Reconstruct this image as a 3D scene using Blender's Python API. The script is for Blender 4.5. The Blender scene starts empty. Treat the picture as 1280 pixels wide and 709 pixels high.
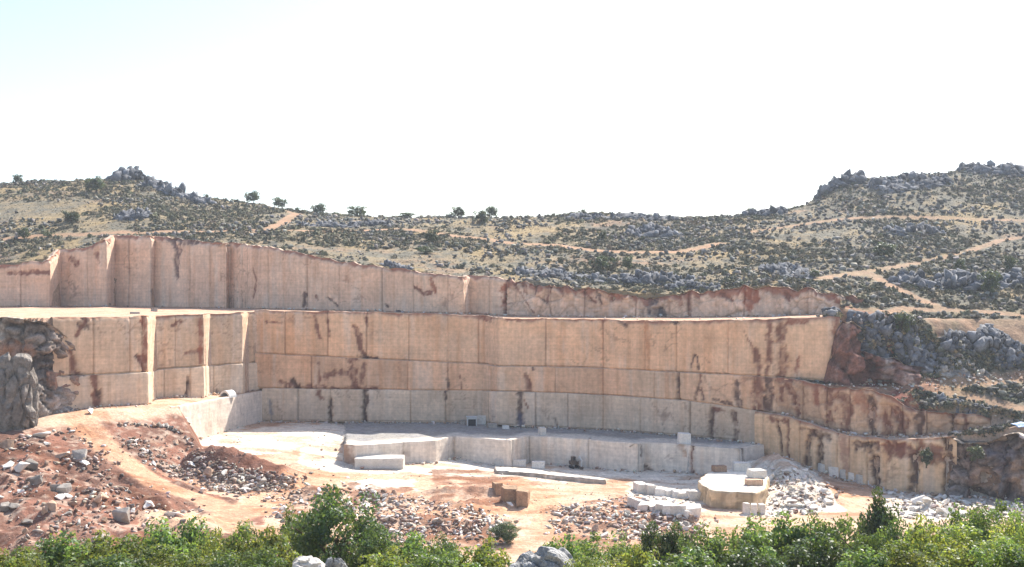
import bpy, bmesh, math, random
import numpy as np
from mathutils import Vector, Matrix

random.seed(7)
RS = np.random.RandomState(11)
sc = bpy.context.scene
COL = sc.collection
CZ = 46.5                 # camera height above the lowest quarry floor datum
F = 1372.0                # focal length in photo pixels (1280 wide), horizon at row 355
HZ = 355.0
R = math.radians

# ------------------------------------------------------------------ noise
def _h(ix, iy, iz, seed):
    h = (ix.astype(np.int64) * 374761393 + iy.astype(np.int64) * 668265263 + iz.astype(np.int64) * 2147483647 + seed * 974634777) & 0xFFFFFFFF
    h = ((h ^ (h >> 13)) * 1274126177) & 0xFFFFFFFF
    h = (h ^ (h >> 16)) & 0xFFFFFFFF
    h = (h * 2246822519) & 0xFFFFFFFF
    h = h ^ (h >> 15)
    return (h & 0xFFFFFF) / float(0xFFFFFF)

def vnoise(x, y, z=None, seed=0):
    x = np.asarray(x, float); y = np.asarray(y, float)
    z = np.zeros_like(x) if z is None else np.asarray(z, float)
    ix, iy, iz = np.floor(x), np.floor(y), np.floor(z)
    fx, fy, fz = x - ix, y - iy, z - iz
    fx = fx * fx * (3 - 2 * fx); fy = fy * fy * (3 - 2 * fy); fz = fz * fz * (3 - 2 * fz)
    r = 0
    for dx in (0, 1):
        for dy in (0, 1):
            for dz in (0, 1):
                w = (fx if dx else 1 - fx) * (fy if dy else 1 - fy) * (fz if dz else 1 - fz)
                r = r + w * _h(ix + dx, iy + dy, iz + dz, seed)
    return r * 2 - 1

def fbm(x, y, z=None, octv=4, seed=0, gain=.5):
    s = 0; a = 1; n = 0
    for o in range(octv):
        k = 2.03 ** o
        s = s + a * vnoise(np.asarray(x) * k + 17.3 * o, np.asarray(y) * k - 9.1 * o, None if z is None else np.asarray(z) * k, seed + o)
        n += a; a *= gain
    return s / n

def worley(x, y, z, seed=0):
    """cell random value, distance to the border of the cell (F2-F1)"""
    ix, iy, iz = np.floor(x), np.floor(y), np.floor(z)
    d1 = np.full(x.shape, 9.); d2 = np.full(x.shape, 9.); cv = np.zeros(x.shape)
    for dx in (-1, 0, 1):
        for dy in (-1, 0, 1):
            for dz in (-1, 0, 1):
                jx, jy, jz = ix + dx, iy + dy, iz + dz
                px = jx + _h(jx, jy, jz, seed + 1); py = jy + _h(jx, jy, jz, seed + 2); pz = jz + _h(jx, jy, jz, seed + 3)
                d = np.sqrt((px - x) ** 2 + (py - y) ** 2 + (pz - z) ** 2)
                v = _h(jx, jy, jz, seed + 4)
                near = d < d1
                d2 = np.where(near, d1, np.minimum(d2, d)); cv = np.where(near, v, cv); d1 = np.where(near, d, d1)
    return cv, d2 - d1

def sstep(a, b, x):
    t = np.clip((np.asarray(x, float) - a) / (b - a), 0, 1)
    return t * t * (3 - 2 * t)

def mixc(a, b, t):
    return a * (1 - t[..., None]) + np.asarray(b, float) * t[..., None]

# ------------------------------------------------------------------ measured plan
def X_(px, Y): return (np.asarray(px, float) - 640) / F * Y
def Z_(py, Y): return CZ - (np.asarray(py, float) - HZ) / F * Y
def PX(x, y): return 640 + F * x / np.maximum(y, 1)
def PY(z, y): return HZ + F * (CZ - z) / np.maximum(y, 1)

L_LEFT = [(-160, 236), (40, 244), (90, 250), (186, 262), (196, 271), (256, 279), (264, 287), (304, 293), (311, 301), (326, 304)]
L_MAIN = [(318, 303.5), (330, 303.5), (460, 302), (560, 301), (604, 300), (624, 292.5), (690, 290.5), (755, 288), (810, 281), (860, 274), (905, 268), (945, 262.5), (985, 262), (1050, 258)]
L_LOW = [(328, 302), (460, 300.8), (560, 299.8), (602, 298.8), (622, 291), (690, 289), (755, 286), (810, 279.5), (860, 272.5), (905, 266.5), (945, 261), (985, 255.5), (1060, 247), (1120, 241), (1180, 236), (1240, 231), (1330, 224)]
L_UPPER = [(-160, 356), (62, 346), (76, 357), (132, 350), (143, 361), (188, 356), (193, 360), (283, 346), (287, 350), (330, 336), (480, 318), (578, 306), (587, 313), (640, 308), (700, 304), (820, 298), (960, 285), (1080, 270)]
L_SHORT = [(428, 258), (445, 256.5), (502, 261.5), (545, 265), (568, 273), (637, 265.5), (660, 273.5), (735, 267), (798, 259), (806, 262), (856, 258.5), (862, 255.5), (925, 251), (936, 255), (955, 258)]
L_LIGHT = [(225, 260), (328, 302)]
L_MID = [(968, 262), (985, 260.5), (1030, 254), (1090, 248.5), (1150, 244.5), (1240, 238.5)]
L_CLIFF = [(1040, 262), (1110, 258), (1200, 256), (1280, 261), (1400, 264)]

def yl(line, px):
    a = np.array(line); return np.interp(px, a[:, 0], a[:, 1])

class RBF:
    def __init__(self, pts, smooth=1e-3):
        P = np.array([(X_(p[0], p[2]), p[2]) for p in pts]) / 100
        z = np.array([Z_(p[1], p[2]) for p in pts])
        self.build(P, z, smooth)
    def build(self, P, z, smooth):
        n = len(P); d = np.sqrt(((P[:, None] - P[None]) ** 2).sum(-1))
        K = self.k(d) + np.eye(n) * smooth
        T = np.c_[np.ones(n), P]
        A = np.block([[K, T], [T.T, np.zeros((3, 3))]])
        s = np.linalg.solve(A, np.r_[z, 0, 0, 0]); self.P = P; self.w = s[:n]; self.c = s[n:]
    @staticmethod
    def k(d): return d                     # linear kernel: no overshoot
    def __call__(self, x, y):
        sh = np.shape(x); q = np.c_[np.ravel(x), np.ravel(y)] / 100; out = np.empty(len(q))
        for i in range(0, len(q), 40000):
            b = q[i:i + 40000]; d = np.sqrt(((b[:, None] - self.P[None]) ** 2).sum(-1))
            out[i:i + 40000] = self.k(d) @ self.w + self.c[0] + b @ self.c[1:]
        return out.reshape(sh)

def flat(px, py, z):                       # a photo point known to lie at camera-relative height z
    return (px, py, -z * F / (py - HZ))

FLOOR = RBF([flat(*p) for p in [
    (250, 545, -38), (300, 541, -38), (330, 532, -38), (400, 530, -38), (420, 540, -38), (330, 560, -39.2), (250, 560, -38.8), (395, 548, -38.4),
    (380, 580, -41), (420, 563, -40.6), (440, 586, -43), (470, 590, -43), (520, 592, -43.3), (600, 584, -44), (640, 588, -44.3), (720, 592, -44.5), (800, 592, -44.5), (860, 597, -44.5),
    (920, 602, -44.5), (400, 608, -43.6), (330, 600, -42.6), (300, 612, -43.2), (280, 580, -40.5), (500, 620, -44.2), (600, 620, -44.5), (700, 620, -44.5), (800, 620, -44.5), (500, 650, -44.6), (650, 650, -44.8),
    (800, 650, -44.8), (900, 650, -44.8), (1000, 650, -44.8), (330, 645, -44.2), (270, 634, -43.6), (400, 640, -44.4), (450, 680, -45), (650, 680, -45), (850, 680, -45), (1050, 680, -45),
    (1250, 680, -45), (250, 690, -45), (1060, 628, -44.8), (1200, 642, -45.2)]] +
    [(985, 578, 254), (1000, 590, 250), (1060, 603, 245.5), (1120, 616, 240), (1200, 622, 233), (1280, 627, 226), (1400, 640, 215), (950, 577, 258), (640, 562, 300), (860, 580, 275), (-200, 720, 165), (100, 725, 165)])
LEFT = RBF([(225, 508, 260), (325, 491, 301), (260, 501, 275), (150, 515, 248), (100, 518, 242), (190, 507, 262), (60, 528, 236), (30, 540, 228), (0, 552, 222), (-60, 560, 220), (-160, 560, 220), (90, 514, 250), (0, 530, 240), (-160, 530, 236),
    (115, 548, 234), (140, 568, 228), (200, 604, 220), (250, 627, 215), (300, 640, 210), (215, 535, 250), (200, 560, 240), (232, 565, 245), (190, 580, 233), (240, 600, 236), (290, 616, 232),
    (60, 590, 215), (90, 575, 222), (100, 620, 200), (30, 640, 190), (0, 690, 175), (0, 600, 205), (-100, 620, 200), (-100, 700, 172), (150, 655, 192), (220, 672, 195), (100, 690, 176), (300, 690, 185), (340, 650, 205)])
HILLP = []
for px, prof in {-260: [(330, 356), (300, 390), (262, 450), (235, 520)], -100: [(331, 354), (300, 390), (262, 450), (231, 520)], 0: [(331, 350), (300, 385), (265, 430), (231, 500)], 70: [(320, 352), (290, 388), (255, 445), (227, 508)],
        110: [(309, 354), (285, 390), (250, 450), (225, 510)], 180: [(297, 361), (270, 400), (240, 460), (219, 500)], 235: [(300, 356), (280, 390), (255, 440), (240, 490)], 280: [(304, 349), (287, 380), (268, 430), (250, 490)], 330: [(309, 339), (290, 370), (270, 420), (254, 480)],
        360: [(315, 334), (293, 368), (277, 410), (264, 470)], 430: [(326, 326), (300, 365), (285, 400), (271, 460)], 500: [(337, 318), (306, 358), (288, 395), (272, 455)], 560: [(343, 311), (310, 355), (290, 390), (271, 450)], 620: [(349, 312), (315, 350), (293, 388), (272, 450)],
        680: [(353, 309), (320, 345), (295, 385), (269, 450)], 740: [(361, 305), (326, 340), (298, 382), (267, 450)], 800: [(366, 301), (330, 335), (300, 380), (267, 450)], 850: [(367, 298), (333, 332), (301, 380), (271, 450)], 890: [(365, 294), (335, 330), (300, 380), (275, 450)], 940: [(361, 288), (338, 315), (300, 375), (266, 450)],
        990: [(360, 283), (340, 312), (300, 372), (261, 445)], 1020: [(363, 280), (342, 312), (305, 368), (250, 440)], 1045: [(366, 276), (345, 308), (300, 365), (232, 446)], 1080: [(379, 272), (358, 292), (325, 335), (272, 405)], 1150: [(403, 262), (393, 276), (372, 292), (330, 340), (280, 400), (218, 470)],
        1215: [(405, 262), (395, 275), (350, 310), (300, 370), (250, 430), (207, 480)], 1280: [(408, 266), (398, 275), (345, 310), (300, 370), (250, 430), (209, 480)], 1420: [(408, 266), (345, 310), (300, 370), (250, 430), (209, 480)], 1100: [(398, 264), (388, 275)], 1060: [(392, 264)]}.items():
    for py, Y in prof:
        if Y < 435: HILLP.append((px, py, Y))
SKY = [(-300, 236), (-100, 232), (0, 231), (60, 227), (110, 224.5), (150, 222), (180, 224), (230, 243), (270, 251), (330, 254), (360, 263), (400, 268), (430, 271), (500, 272.5), (560, 271), (620, 273), (660, 271), (700, 268), (740, 267.5), (780, 268), (820, 270), (850, 273), (890, 275), (930, 269), (960, 266), (990, 261.5), (1013, 255), (1022, 245), (1045, 231), (1080, 224), (1110, 221), (1150, 218), (1180, 218), (1200, 211), (1215, 207), (1245, 208), (1280, 210), (1330, 211), (1500, 215)]
_sx = [a for a, b in SKY]; _sy = [b for a, b in SKY]
for px in np.arange(-300, 1501, 15):
    Y = float(np.interp(px, [-260, 0, 180, 235, 330, 500, 560, 900, 1045, 1150, 1215, 1500], [520, 500, 500, 492, 480, 456, 450, 450, 447, 470, 480, 480])); py = float(np.interp(px, _sx, _sy)) + 2.0
    zc = (HZ - py) * Y / F
    for dy, dz in ((0, 0), (14, -.8), (70, -14), (200, -55), (450, -110)): HILLP.append((px, HZ - (zc + dz) * F / (Y + dy), Y + dy))
HILL = RBF(HILLP)
ROADB = RBF([(1150, 513.5, 246), (1200, 516, 243), (1240, 523, 240), (1128, 506, 247), (1150, 489, 251), (1190, 498, 249), (968, 474, 263), (1030, 483, 254.5), (1030, 477, 262), (1090, 487, 249), (1090, 482, 257), (1140, 487, 246), (1160, 481, 253), (1200, 492, 243), (1220, 478, 254), (1280, 474, 259), (1240, 508, 239), (1280, 520, 233), (1300, 500, 245), (1400, 474, 262), (1400, 520, 230)])

# spoil mounds on the quarry floor: photo px, py of the foot, radius m, height m
MOUNDS = [(246, 590, 6, 3.0), (270, 596, 6, 3.4), (296, 601, 6, 2.8), (325, 604, 6, 2.2), (350, 606, 5, 1.6), (472, 628, 6, 1.8), (575, 642, 6.5, 1.5), (612, 622, 5, 1.6), (640, 634, 4, 1.2), (560, 620, 6, 1.0), (545, 662, 7, 1.0), (600, 664, 6, 0.8), (966, 600, 8, 3.8), (990, 615, 8, 3.2), (1010, 632, 8, 2.6), (720, 650, 8, 1.0), (760, 660, 8, 1.0), (840, 655, 8, 1.0), (395, 622, 5, 1.6), (500, 660, 7, 1.2), (180, 660, 8, 2.0), (235, 668, 7, 2.4), (1165, 640, 4, .8), (1200, 642, 4, .9), (1240, 643, 4, .9), (1275, 644, 4, .8)]

HAUL = [(95, 520), (108, 535), (128, 555), (160, 578), (200, 603), (240, 623), (275, 636), (305, 640)]
PATHS = {   # photo polylines of the dirt roads, half width in m
    'haul': (HAUL, 3.4), 'floor1': ([(285, 648), (320, 634), (360, 615), (395, 602), (440, 596)], 4.5), 'floor2': ([(690, 660), (690, 640), (675, 620), (640, 606)], 4.0), 'floor3': ([(440, 655), (560, 648), (640, 640), (690, 628)], 3.0),
    'hill1': ([(0, 300), (60, 296), (150, 292), (250, 290), (330, 288), (420, 290), (500, 288), (540, 291), (570, 296), (640, 302), (720, 311), (780, 317), (850, 316), (900, 306)], 2.3),
    'hill2': ([(330, 256), (350, 262), (372, 268), (350, 280), (335, 288)], 2.2), 'hill3': ([(940, 290), (985, 284), (1040, 276), (1100, 272), (1180, 273), (1280, 277)], 1.7),
    'hill4': ([(1280, 296), (1250, 303), (1225, 311), (1180, 322), (1100, 338), (1050, 345)], 1.6), 'hill5': ([(1010, 352), (1050, 346), (1085, 344), (1100, 352), (1130, 366), (1160, 380), (1185, 388), (1240, 392), (1280, 396)], 2.0),
    'shelf_r': ([(1040, 395), (1080, 391), (1130, 389), (1185, 389)], 1.8), 'flank3': ([(1175, 408), (1215, 412), (1250, 414), (1285, 416)], 3.6), 'flank1': ([(1035, 484), (1090, 486), (1140, 483), (1200, 480), (1280, 474)], 2.0), 'flank2': ([(1155, 484), (1200, 494), (1240, 504), (1280, 512)], 1.6),
    'left_shelf': ([(-100, 392), (100, 391), (310, 389)], 14)}

def raw_height(x, y):
    x, y = np.asarray(x, float), np.asarray(y, float)
    px = PX(x, y)
    reg = np.zeros(x.shape, int)              # 0 floor 1 spoil 2 terrace 3 bench 4 shelf 5 hill 6 flank
    fl = FLOOR(x, y)
    for mx, my, r, h in MOUNDS_XY:
        fl = fl + h * np.exp(-((x - mx) ** 2 + (y - my) ** 2) / (r * r * .7))
    mm = 0
    for mx, my, r, h in MOUNDS_XY: mm = mm + np.exp(-((x - mx) ** 2 + (y - my) ** 2) / (r * r * 1.2))
    fl = fl + .12 * fbm(x * .25, y * .25, octv=3, seed=3) + np.clip(mm, 0, 1) * (1.1 * fbm(x * .3, y * .3, octv=4, seed=4) + .9 * np.abs(fbm(x * .5, y * .12, octv=3, seed=7)))
    lf = LEFT(x, y)
    d = (px - 222) / F * y
    lf = np.where((y > 222) & (d > 0) & (y < yl(L_LIGHT, px) + 1.2), np.minimum(lf, Z_(508, 260) - 1.7 * d), lf)
    lf = np.where((px > 330), -99, lf)
    slope = sstep(240, 215, y) * sstep(330, 250, px)
    lf = lf + .12 * fbm(x * .25, y * .25, octv=4, seed=5) + slope * ROUGH(x, y) * (2.6 * fbm(x * .13, y * .13, octv=4, seed=5, gain=.6) + 1.2 * np.abs(fbm(x * .07 + y * .05, y * .02 - x * .03, octv=2, seed=6)))
    z = np.maximum(fl, lf); reg = np.where(lf > fl, 1, reg)
    # terrace (upper quarry floor)
    t = (px > 431) & (px < 965) & (y > yl(L_SHORT, px) + 1.2)
    z = np.where(t, CZ - 38.05 + .1 * fbm(x * .2, y * .2, octv=2, seed=8), z); reg = np.where(t, 2, reg)
    # bench behind the pale side wall
    b = (px <= 328) & (px > 225) & (y > yl(L_LIGHT, px) + 1.2)
    z = np.where(b, lf, z); reg = np.where(b, 1, reg)
    # bench on top of the lowest lift at the right
    b = (px > 930) & (y > yl(L_LOW, px) + 1.2)
    zb = Z_(np.interp(px, [930, 985, 1060, 1120, 1180, 1240, 1290, 1400], [512, 522, 546, 551, 548, 540, 532, 525]), yl(L_LOW, px)) - .02
    z = np.where(b, zb + .25 * fbm(x * .4, y * .4, octv=3, seed=9), z); reg = np.where(b, 3, reg)
    # everything behind the main wall, left wall -> shelf
    ym = np.where(px < 322, yl(L_LEFT, px), yl(L_MAIN, px))
    s = (y > ym + 1.3) & (px < 1050)
    yu = yl(L_UPPER, px)
    zf = Z_(np.interp(px, [-160, 90, 310, 330, 640, 860, 950, 1050], [401, 398, 392, 388.5, 399.5, 402, 400, 396]), ym)
    zbk = Z_(np.interp(px, [-160, 62, 145, 330, 480, 585, 640, 820, 960, 1080], [384.5, 384, 383.5, 386.5, 390, 392, 395.5, 397, 396, 391]), yu)
    u = np.clip((y - ym) / np.maximum(yu - ym, 1), 0, 1)
    z = np.where(s, zf * (1 - u) + zbk * u - .03 + .12 * fbm(x * .2, y * .2, octv=3, seed=12), z); reg = np.where(s, 4, reg)
    # right flank between mid wall and red cliff
    m = (px >= 1050) & (px < 1240) & (y > yl(L_MID, px) + 1.2) | (px >= 1240) & (y > 238.5 - (px - 1240) * .08)
    m = m | ((px >= 968) & (px < 1050) & (y > yl(L_MID, px) + 1.2) & ~s)
    z = np.where(m, ROADB(x, y) + .3 * fbm(x * .3, y * .3, octv=3, seed=15), z); reg = np.where(m, 6, reg)
    # hill
    k = 1.0 * (.45 + .75 * sstep(-.2, .5, fbm(x * .02, y * .02, octv=2, seed=21)))
    hz = HILL(x, y) + k * (1.2 * fbm(x * .11, y * .11, octv=5, seed=23, gain=.62) + .9 * np.abs(fbm(x * .3, y * .3, octv=3, seed=24)) - .3) * ROUGH(x, y)
    hgt = (px < 1080) & (y > yu + 1.3)
    z = np.where(hgt, hz, z); reg = np.where(hgt, 5, reg)
    yc = yl(L_CLIFF, px)
    w = sstep(-1 - 2 * sstep(1120, 1180, px), 5 + 9 * sstep(1110, 1180, px), y - yc + 2.2 * fbm(x * .2, y * .2, octv=3, seed=25))
    c = (px >= 1050) & ((px >= 1080) | (y < yu + 1.3)) & (y > yc - 6)
    z = np.where(c, z * (1 - w) + hz * w, z); reg = np.where(c & (w > .25), 5, reg)
    # near slope below the camera
    zn = CZ + np.interp(y, [-80, 0, 20, 45, 60, 80, 100, 130, 150, 168], [4, -1.9, -6.2, -13.6, -18.3, -24, -29, -36.6, -41.8, -45.2]) + .5 * fbm(x * .06, y * .06, octv=3, seed=31)
    wn = sstep(150, 176, y)
    z = zn * (1 - wn) + z * wn; reg = np.where(y < 166, 7, reg)
    return z, reg

def pathmask(x, y, keys, extra=0.):
    m = np.zeros(np.shape(x))
    for k in keys:
        if k not in PATH_XY: continue
        pts, hw = PATH_XY[k]
        best = np.full(np.shape(x), 1e9)
        for (ax, ay), (bx, by) in zip(pts[:-1], pts[1:]):
            dx, dy = bx - ax, by - ay; t = np.clip(((x - ax) * dx + (y - ay) * dy) / max(dx * dx + dy * dy, 1e-6), 0, 1)
            best = np.minimum(best, np.hypot(x - ax - t * dx, y - ay - t * dy))
        m = np.maximum(m, sstep(hw * 1.25 + extra, hw * .75 + extra, best))
    return m

# axes of the terrain grid
def axis(parts):
    o = []
    for a, b, st in parts: o.extend(np.arange(a, b, st))
    return np.array(sorted(set(np.round(o, 4))))
XA = axis([(-900, -340, 20), (-340, -170, 2.5), (-170, -112, 1.0), (-112, 116, .5), (116, 170, 1.0), (170, 340, 2.5), (340, 901, 20)])
YA = axis([(-120, 30, 5), (30, 166, 2), (166, 312, .5), (312, 372, .7), (372, 540, 1.1), (540, 640, 5), (640, 1001, 20)])
GX, GY = np.meshgrid(XA, YA)

PATH_XY = {}
MOUNDS_XY = []
ROUGH = lambda x, y: 1.0
GZ, _ = raw_height(GX, GY)

def sample(A, x, y):
    x = np.asarray(x, float); y = np.asarray(y, float)
    i = np.clip(np.searchsorted(XA, x) - 1, 0, len(XA) - 2); j = np.clip(np.searchsorted(YA, y) - 1, 0, len(YA) - 2)
    u = (x - XA[i]) / (XA[i + 1] - XA[i]); v = (y - YA[j]) / (YA[j + 1] - YA[j])
    return (A[j, i] * (1 - u) + A[j, i + 1] * u) * (1 - v) + (A[j + 1, i] * (1 - u) + A[j + 1, i + 1] * u) * v

def hit(px, py, y0=30, y1=620):
    """where the sight line of a photo point meets the terrain"""
    ys = np.arange(y0, y1, .4); xs = X_(px, ys); zs = Z_(py, ys)
    g = sample(GZ, xs, ys); k = np.argmax(g >= zs)
    if g[k] < zs[k]: k = len(ys) - 1
    return float(xs[k]), float(ys[k]), float(g[k])

for k, (pl, hw) in PATHS.items():
    y0 = 168 if k.startswith(('haul', 'floor')) else (320 if k in ('hill1', 'hill2') else 230)
    dens = []
    for (a, b), (c, d) in zip(pl[:-1], pl[1:]):
        n = max(2, int(abs(c - a) / 25)); dens += [(a + (c - a) * i / n, b + (d - b) * i / n) for i in range(n)]
    dens.append(pl[-1])
    PATH_XY[k] = ([hit(a, b, y0)[:2] for a, b in dens], hw)
for mx, my, r, h in MOUNDS:
    x, y, z = hit(mx, my, 168); MOUNDS_XY.append((x, y + r * .45, r, h))
ROADS_ALL = [k for k in PATHS if k != 'left_shelf']
ROUGH = lambda x, y: 1 - .85 * pathmask(x, y, ROADS_ALL, 1.0)
GZ, GR = raw_height(GX, GY)

# ------------------------------------------------------------------ materials
def nt(mat):
    mat.use_nodes = True; t = mat.node_tree; t.nodes.clear(); return t
def N(t, typ, **kw):
    n = t.nodes.new(typ)
    for k, v in kw.items(): setattr(n, k, v)
    return n

def surface_mat(name, vec='Generated', rough=.95, nscale=(.6, 3.0), namt=(.25, .25), bump=(.25, 1.6), streak=None, spec=.15, base=None, rand=0.):
    """Colour attribute (or base colour) broken up by two sizes of noise, optional saw streaks, noise bump."""
    m = bpy.data.materials.new(name); t = nt(m); L = t.links
    out = N(t, 'ShaderNodeOutputMaterial'); b = N(t, 'ShaderNodeBsdfPrincipled')
    b.inputs['Roughness'].default_value = rough; b.inputs['Specular IOR Level'].default_value = spec
    L.new(b.outputs[0], out.inputs[0])
    if base is None:
        a = N(t, 'ShaderNodeAttribute', attribute_name='Col'); c = a.outputs['Color']
    else:
        a = N(t, 'ShaderNodeRGB'); a.outputs[0].default_value = (*base, 1); c = a.outputs[0]
    g = N(t, 'ShaderNodeNewGeometry') if vec == 'World' else N(t, 'ShaderNodeTexCoord')
    v = g.outputs['Position'] if vec == 'World' else g.outputs['Object']
    val = None
    def mul(fac_out, lo, hi, cin):
        mr = N(t, 'ShaderNodeMapRange'); mr.inputs['From Min'].default_value = .3; mr.inputs['From Max'].default_value = .7
        mr.inputs['To Min'].default_value = lo; mr.inputs['To Max'].default_value = hi
        L.new(fac_out, mr.inputs['Value'])
        mx = N(t, 'ShaderNodeVectorMath', operation='SCALE'); L.new(cin, mx.inputs[0]); L.new(mr.outputs[0], mx.inputs['Scale'])
        return mx.outputs[0]
    for s, am in zip(nscale, namt):
        n = N(t, 'ShaderNodeTexNoise'); n.inputs['Scale'].default_value = s; n.inputs['Detail'].default_value = 5; n.inputs['Roughness'].default_value = .62
        L.new(v, n.inputs['Vector']); c = mul(n.outputs[0], 1 - am, 1 + am, c)
    if streak:
        at = N(t, 'ShaderNodeAttribute', attribute_name='SZ')
        for (sx, sz, am) in streak:
            mp = N(t, 'ShaderNodeVectorMath', operation='MULTIPLY'); mp.inputs[1].default_value = (sx, sz, 1); L.new(at.outputs['Vector'], mp.inputs[0])
            n = N(t, 'ShaderNodeTexNoise'); n.inputs['Scale'].default_value = 1; n.inputs['Detail'].default_value = 4; n.inputs['Roughness'].default_value = .6
            L.new(mp.outputs[0], n.inputs['Vector']); c = mul(n.outputs[0], 1 - am, 1 + am, c)
    if rand:
        oi = N(t, 'ShaderNodeObjectInfo'); c = mul(oi.outputs['Random'], 1 - rand, 1 + rand, c)
    L.new(c, b.inputs['Base Color'])
    if bump:
        n = N(t, 'ShaderNodeTexNoise'); n.inputs['Scale'].default_value = bump[1]; n.inputs['Detail'].default_value = 6; n.inputs['Roughness'].default_value = .65
        L.new(v, n.inputs['Vector'])
        bp = N(t, 'ShaderNodeBump'); bp.inputs['Strength'].default_value = bump[0]; bp.inputs['Distance'].default_value = .6
        L.new(n.outputs[0], bp.inputs['Height']); L.new(bp.outputs[0], b.inputs['Normal'])
    return m

M_EARTH = surface_mat('earth', 'World', nscale=(.35, 1.7), namt=(.17, .28), bump=(.6, 1.3))
M_WALL = surface_mat('sawn_stone', 'World', nscale=(.2, 1.1), namt=(.14, .14), bump=(.22, 1.2), streak=[(.9, .05, .10), (.05, 1.6, .08), (3.2, .06, .045)])
M_ROCK = surface_mat('rough_rock', 'World', nscale=(.5, 2.2), namt=(.28, .3), bump=(.7, 1.0))
M_SCAT = surface_mat('scattered_rock', 'World', nscale=(.8, 3), namt=(.2, .2), bump=None)
M_MARBLE = surface_mat('pale_marble', 'Object', nscale=(.7, 3), namt=(.10, .12), bump=(.4, 1.5), base=(.70, .65, .58), rand=.12)
M_TANROCK = surface_mat('tan_rock', 'Object', nscale=(.7, 3), namt=(.22, .2), bump=(.5, 1.5), base=(.40, .27, .19), rand=.3)
M_GREYROCK = surface_mat('grey_rock', 'Object', nscale=(.7, 3), namt=(.25, .2), bump=(.6, 1.5), base=(.30, .265, .23), rand=.25)
M_BROWN = surface_mat('brown_stone', 'Object', nscale=(.7, 3), namt=(.25, .2), bump=(.5, 1.5), base=(.33, .22, .14), rand=.12)
M_LICHEN = surface_mat('weathered_limestone', 'Object', nscale=(1.0, 4.5), namt=(.35, .4), bump=(.9, 2.2), base=(.42, .41, .39))
M_CRAG = surface_mat('grey_brown_crag', 'Object', nscale=(.25, 1.2), namt=(.35, .35), bump=(.9, 1.0), base=(.23, .20, .17))
M_STEEL = surface_mat('dark_machine_paint', 'Object', rough=.6, nscale=(1, 6), namt=(.2, .15), bump=None, base=(.085, .06, .045), spec=.4)
M_PALEPAINT = surface_mat('pale_machine_paint', 'Object', rough=.6, nscale=(1, 6), namt=(.12, .1), bump=None, base=(.55, .55, .53), spec=.4)
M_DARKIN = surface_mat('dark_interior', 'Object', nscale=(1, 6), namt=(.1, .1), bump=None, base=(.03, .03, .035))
M_BLUE = surface_mat('pale_blue_sheet', 'Object', rough=.55, nscale=(1, 5), namt=(.1, .1), bump=(.3, 2), base=(.42, .55, .74), spec=.4)
M_BARK = surface_mat('bark', 'Object', nscale=(2, 9), namt=(.25, .25), bump=(.5, 8), base=(.12, .085, .06))

def leaf_mat(name, col, trans=.45, rand=.25):
    m = bpy.data.materials.new(name); t = nt(m); L = t.links
    out = N(t, 'ShaderNodeOutputMaterial')
    a = N(t, 'ShaderNodeAttribute', attribute_name='Col')
    mx = N(t, 'ShaderNodeVectorMath', operation='MULTIPLY'); mx.inputs[1].default_value = col; L.new(a.outputs['Color'], mx.inputs[0])
    oi = N(t, 'ShaderNodeObjectInfo'); hs = N(t, 'ShaderNodeHueSaturation')
    mr = N(t, 'ShaderNodeMapRange'); mr.inputs['To Min'].default_value = 1 - rand; mr.inputs['To Max'].default_value = 1 + rand
    L.new(oi.outputs['Random'], mr.inputs['Value']); L.new(mr.outputs[0], hs.inputs['Value']); L.new(mx.outputs[0], hs.inputs['Color'])
    d = N(t, 'ShaderNodeBsdfPrincipled'); d.inputs['Roughness'].default_value = .45; d.inputs['Specular IOR Level'].default_value = .45; L.new(hs.outputs[0], d.inputs['Base Color'])
    tr = N(t, 'ShaderNodeBsdfTranslucent')
    tc = N(t, 'ShaderNodeVectorMath', operation='MULTIPLY'); tc.inputs[1].default_value = (1.5, 1.5, .6); L.new(hs.outputs[0], tc.inputs[0]); L.new(tc.outputs[0], tr.inputs['Color'])
    ms = N(t, 'ShaderNodeMixShader'); ms.inputs[0].default_value = trans
    L.new(d.outputs[0], ms.inputs[1]); L.new(tr.outputs[0], ms.inputs[2]); L.new(ms.outputs[0], out.inputs[0])
    return m
M_LEAF = leaf_mat('leaves_mid_green', (.115, .175, .07), .5)
M_LEAFD = leaf_mat('leaves_dark_green', (.07, .112, .05), .42)
M_LEAFY = leaf_mat('leaves_yellow_green', (.165, .21, .075), .5)
M_LEAFF = leaf_mat('leaves_far_dark', (.075, .10, .055), .25, .2)

# ------------------------------------------------------------------ mesh helpers
def mesh_np(name, V, Fq, col=None, sz=None, mat=None, smooth=False):
    """V (n,3); Fq (m,3|4)"""
    me = bpy.data.meshes.new(name); V = np.asarray(V, np.float32); Fq = np.asarray(Fq, np.int32)
    k = Fq.shape[1]; m = len(Fq)
    me.vertices.add(len(V)); me.vertices.foreach_set('co', V.ravel())
    me.loops.add(m * k); me.loops.foreach_set('vertex_index', Fq.ravel())
    me.polygons.add(m); me.polygons.foreach_set('loop_start', np.arange(0, m * k, k, dtype=np.int32)); me.polygons.foreach_set('loop_total', np.full(m, k, np.int32))
    if smooth: me.polygons.foreach_set('use_smooth', np.ones(m, bool))
    me.update(calc_edges=True)
    if col is not None:
        a = me.attributes.new('Col', 'FLOAT_COLOR', 'POINT'); c = np.ones((len(V), 4), np.float32); c[:, :3] = col; a.data.foreach_set('color', c.ravel())
    if sz is not None:
        a = me.attributes.new('SZ', 'FLOAT_VECTOR', 'POINT'); c = np.zeros((len(V), 3), np.float32); c[:, :2] = sz; a.data.foreach_set('vector', c.ravel())
    if mat: me.materials.append(mat)
    return me

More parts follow.
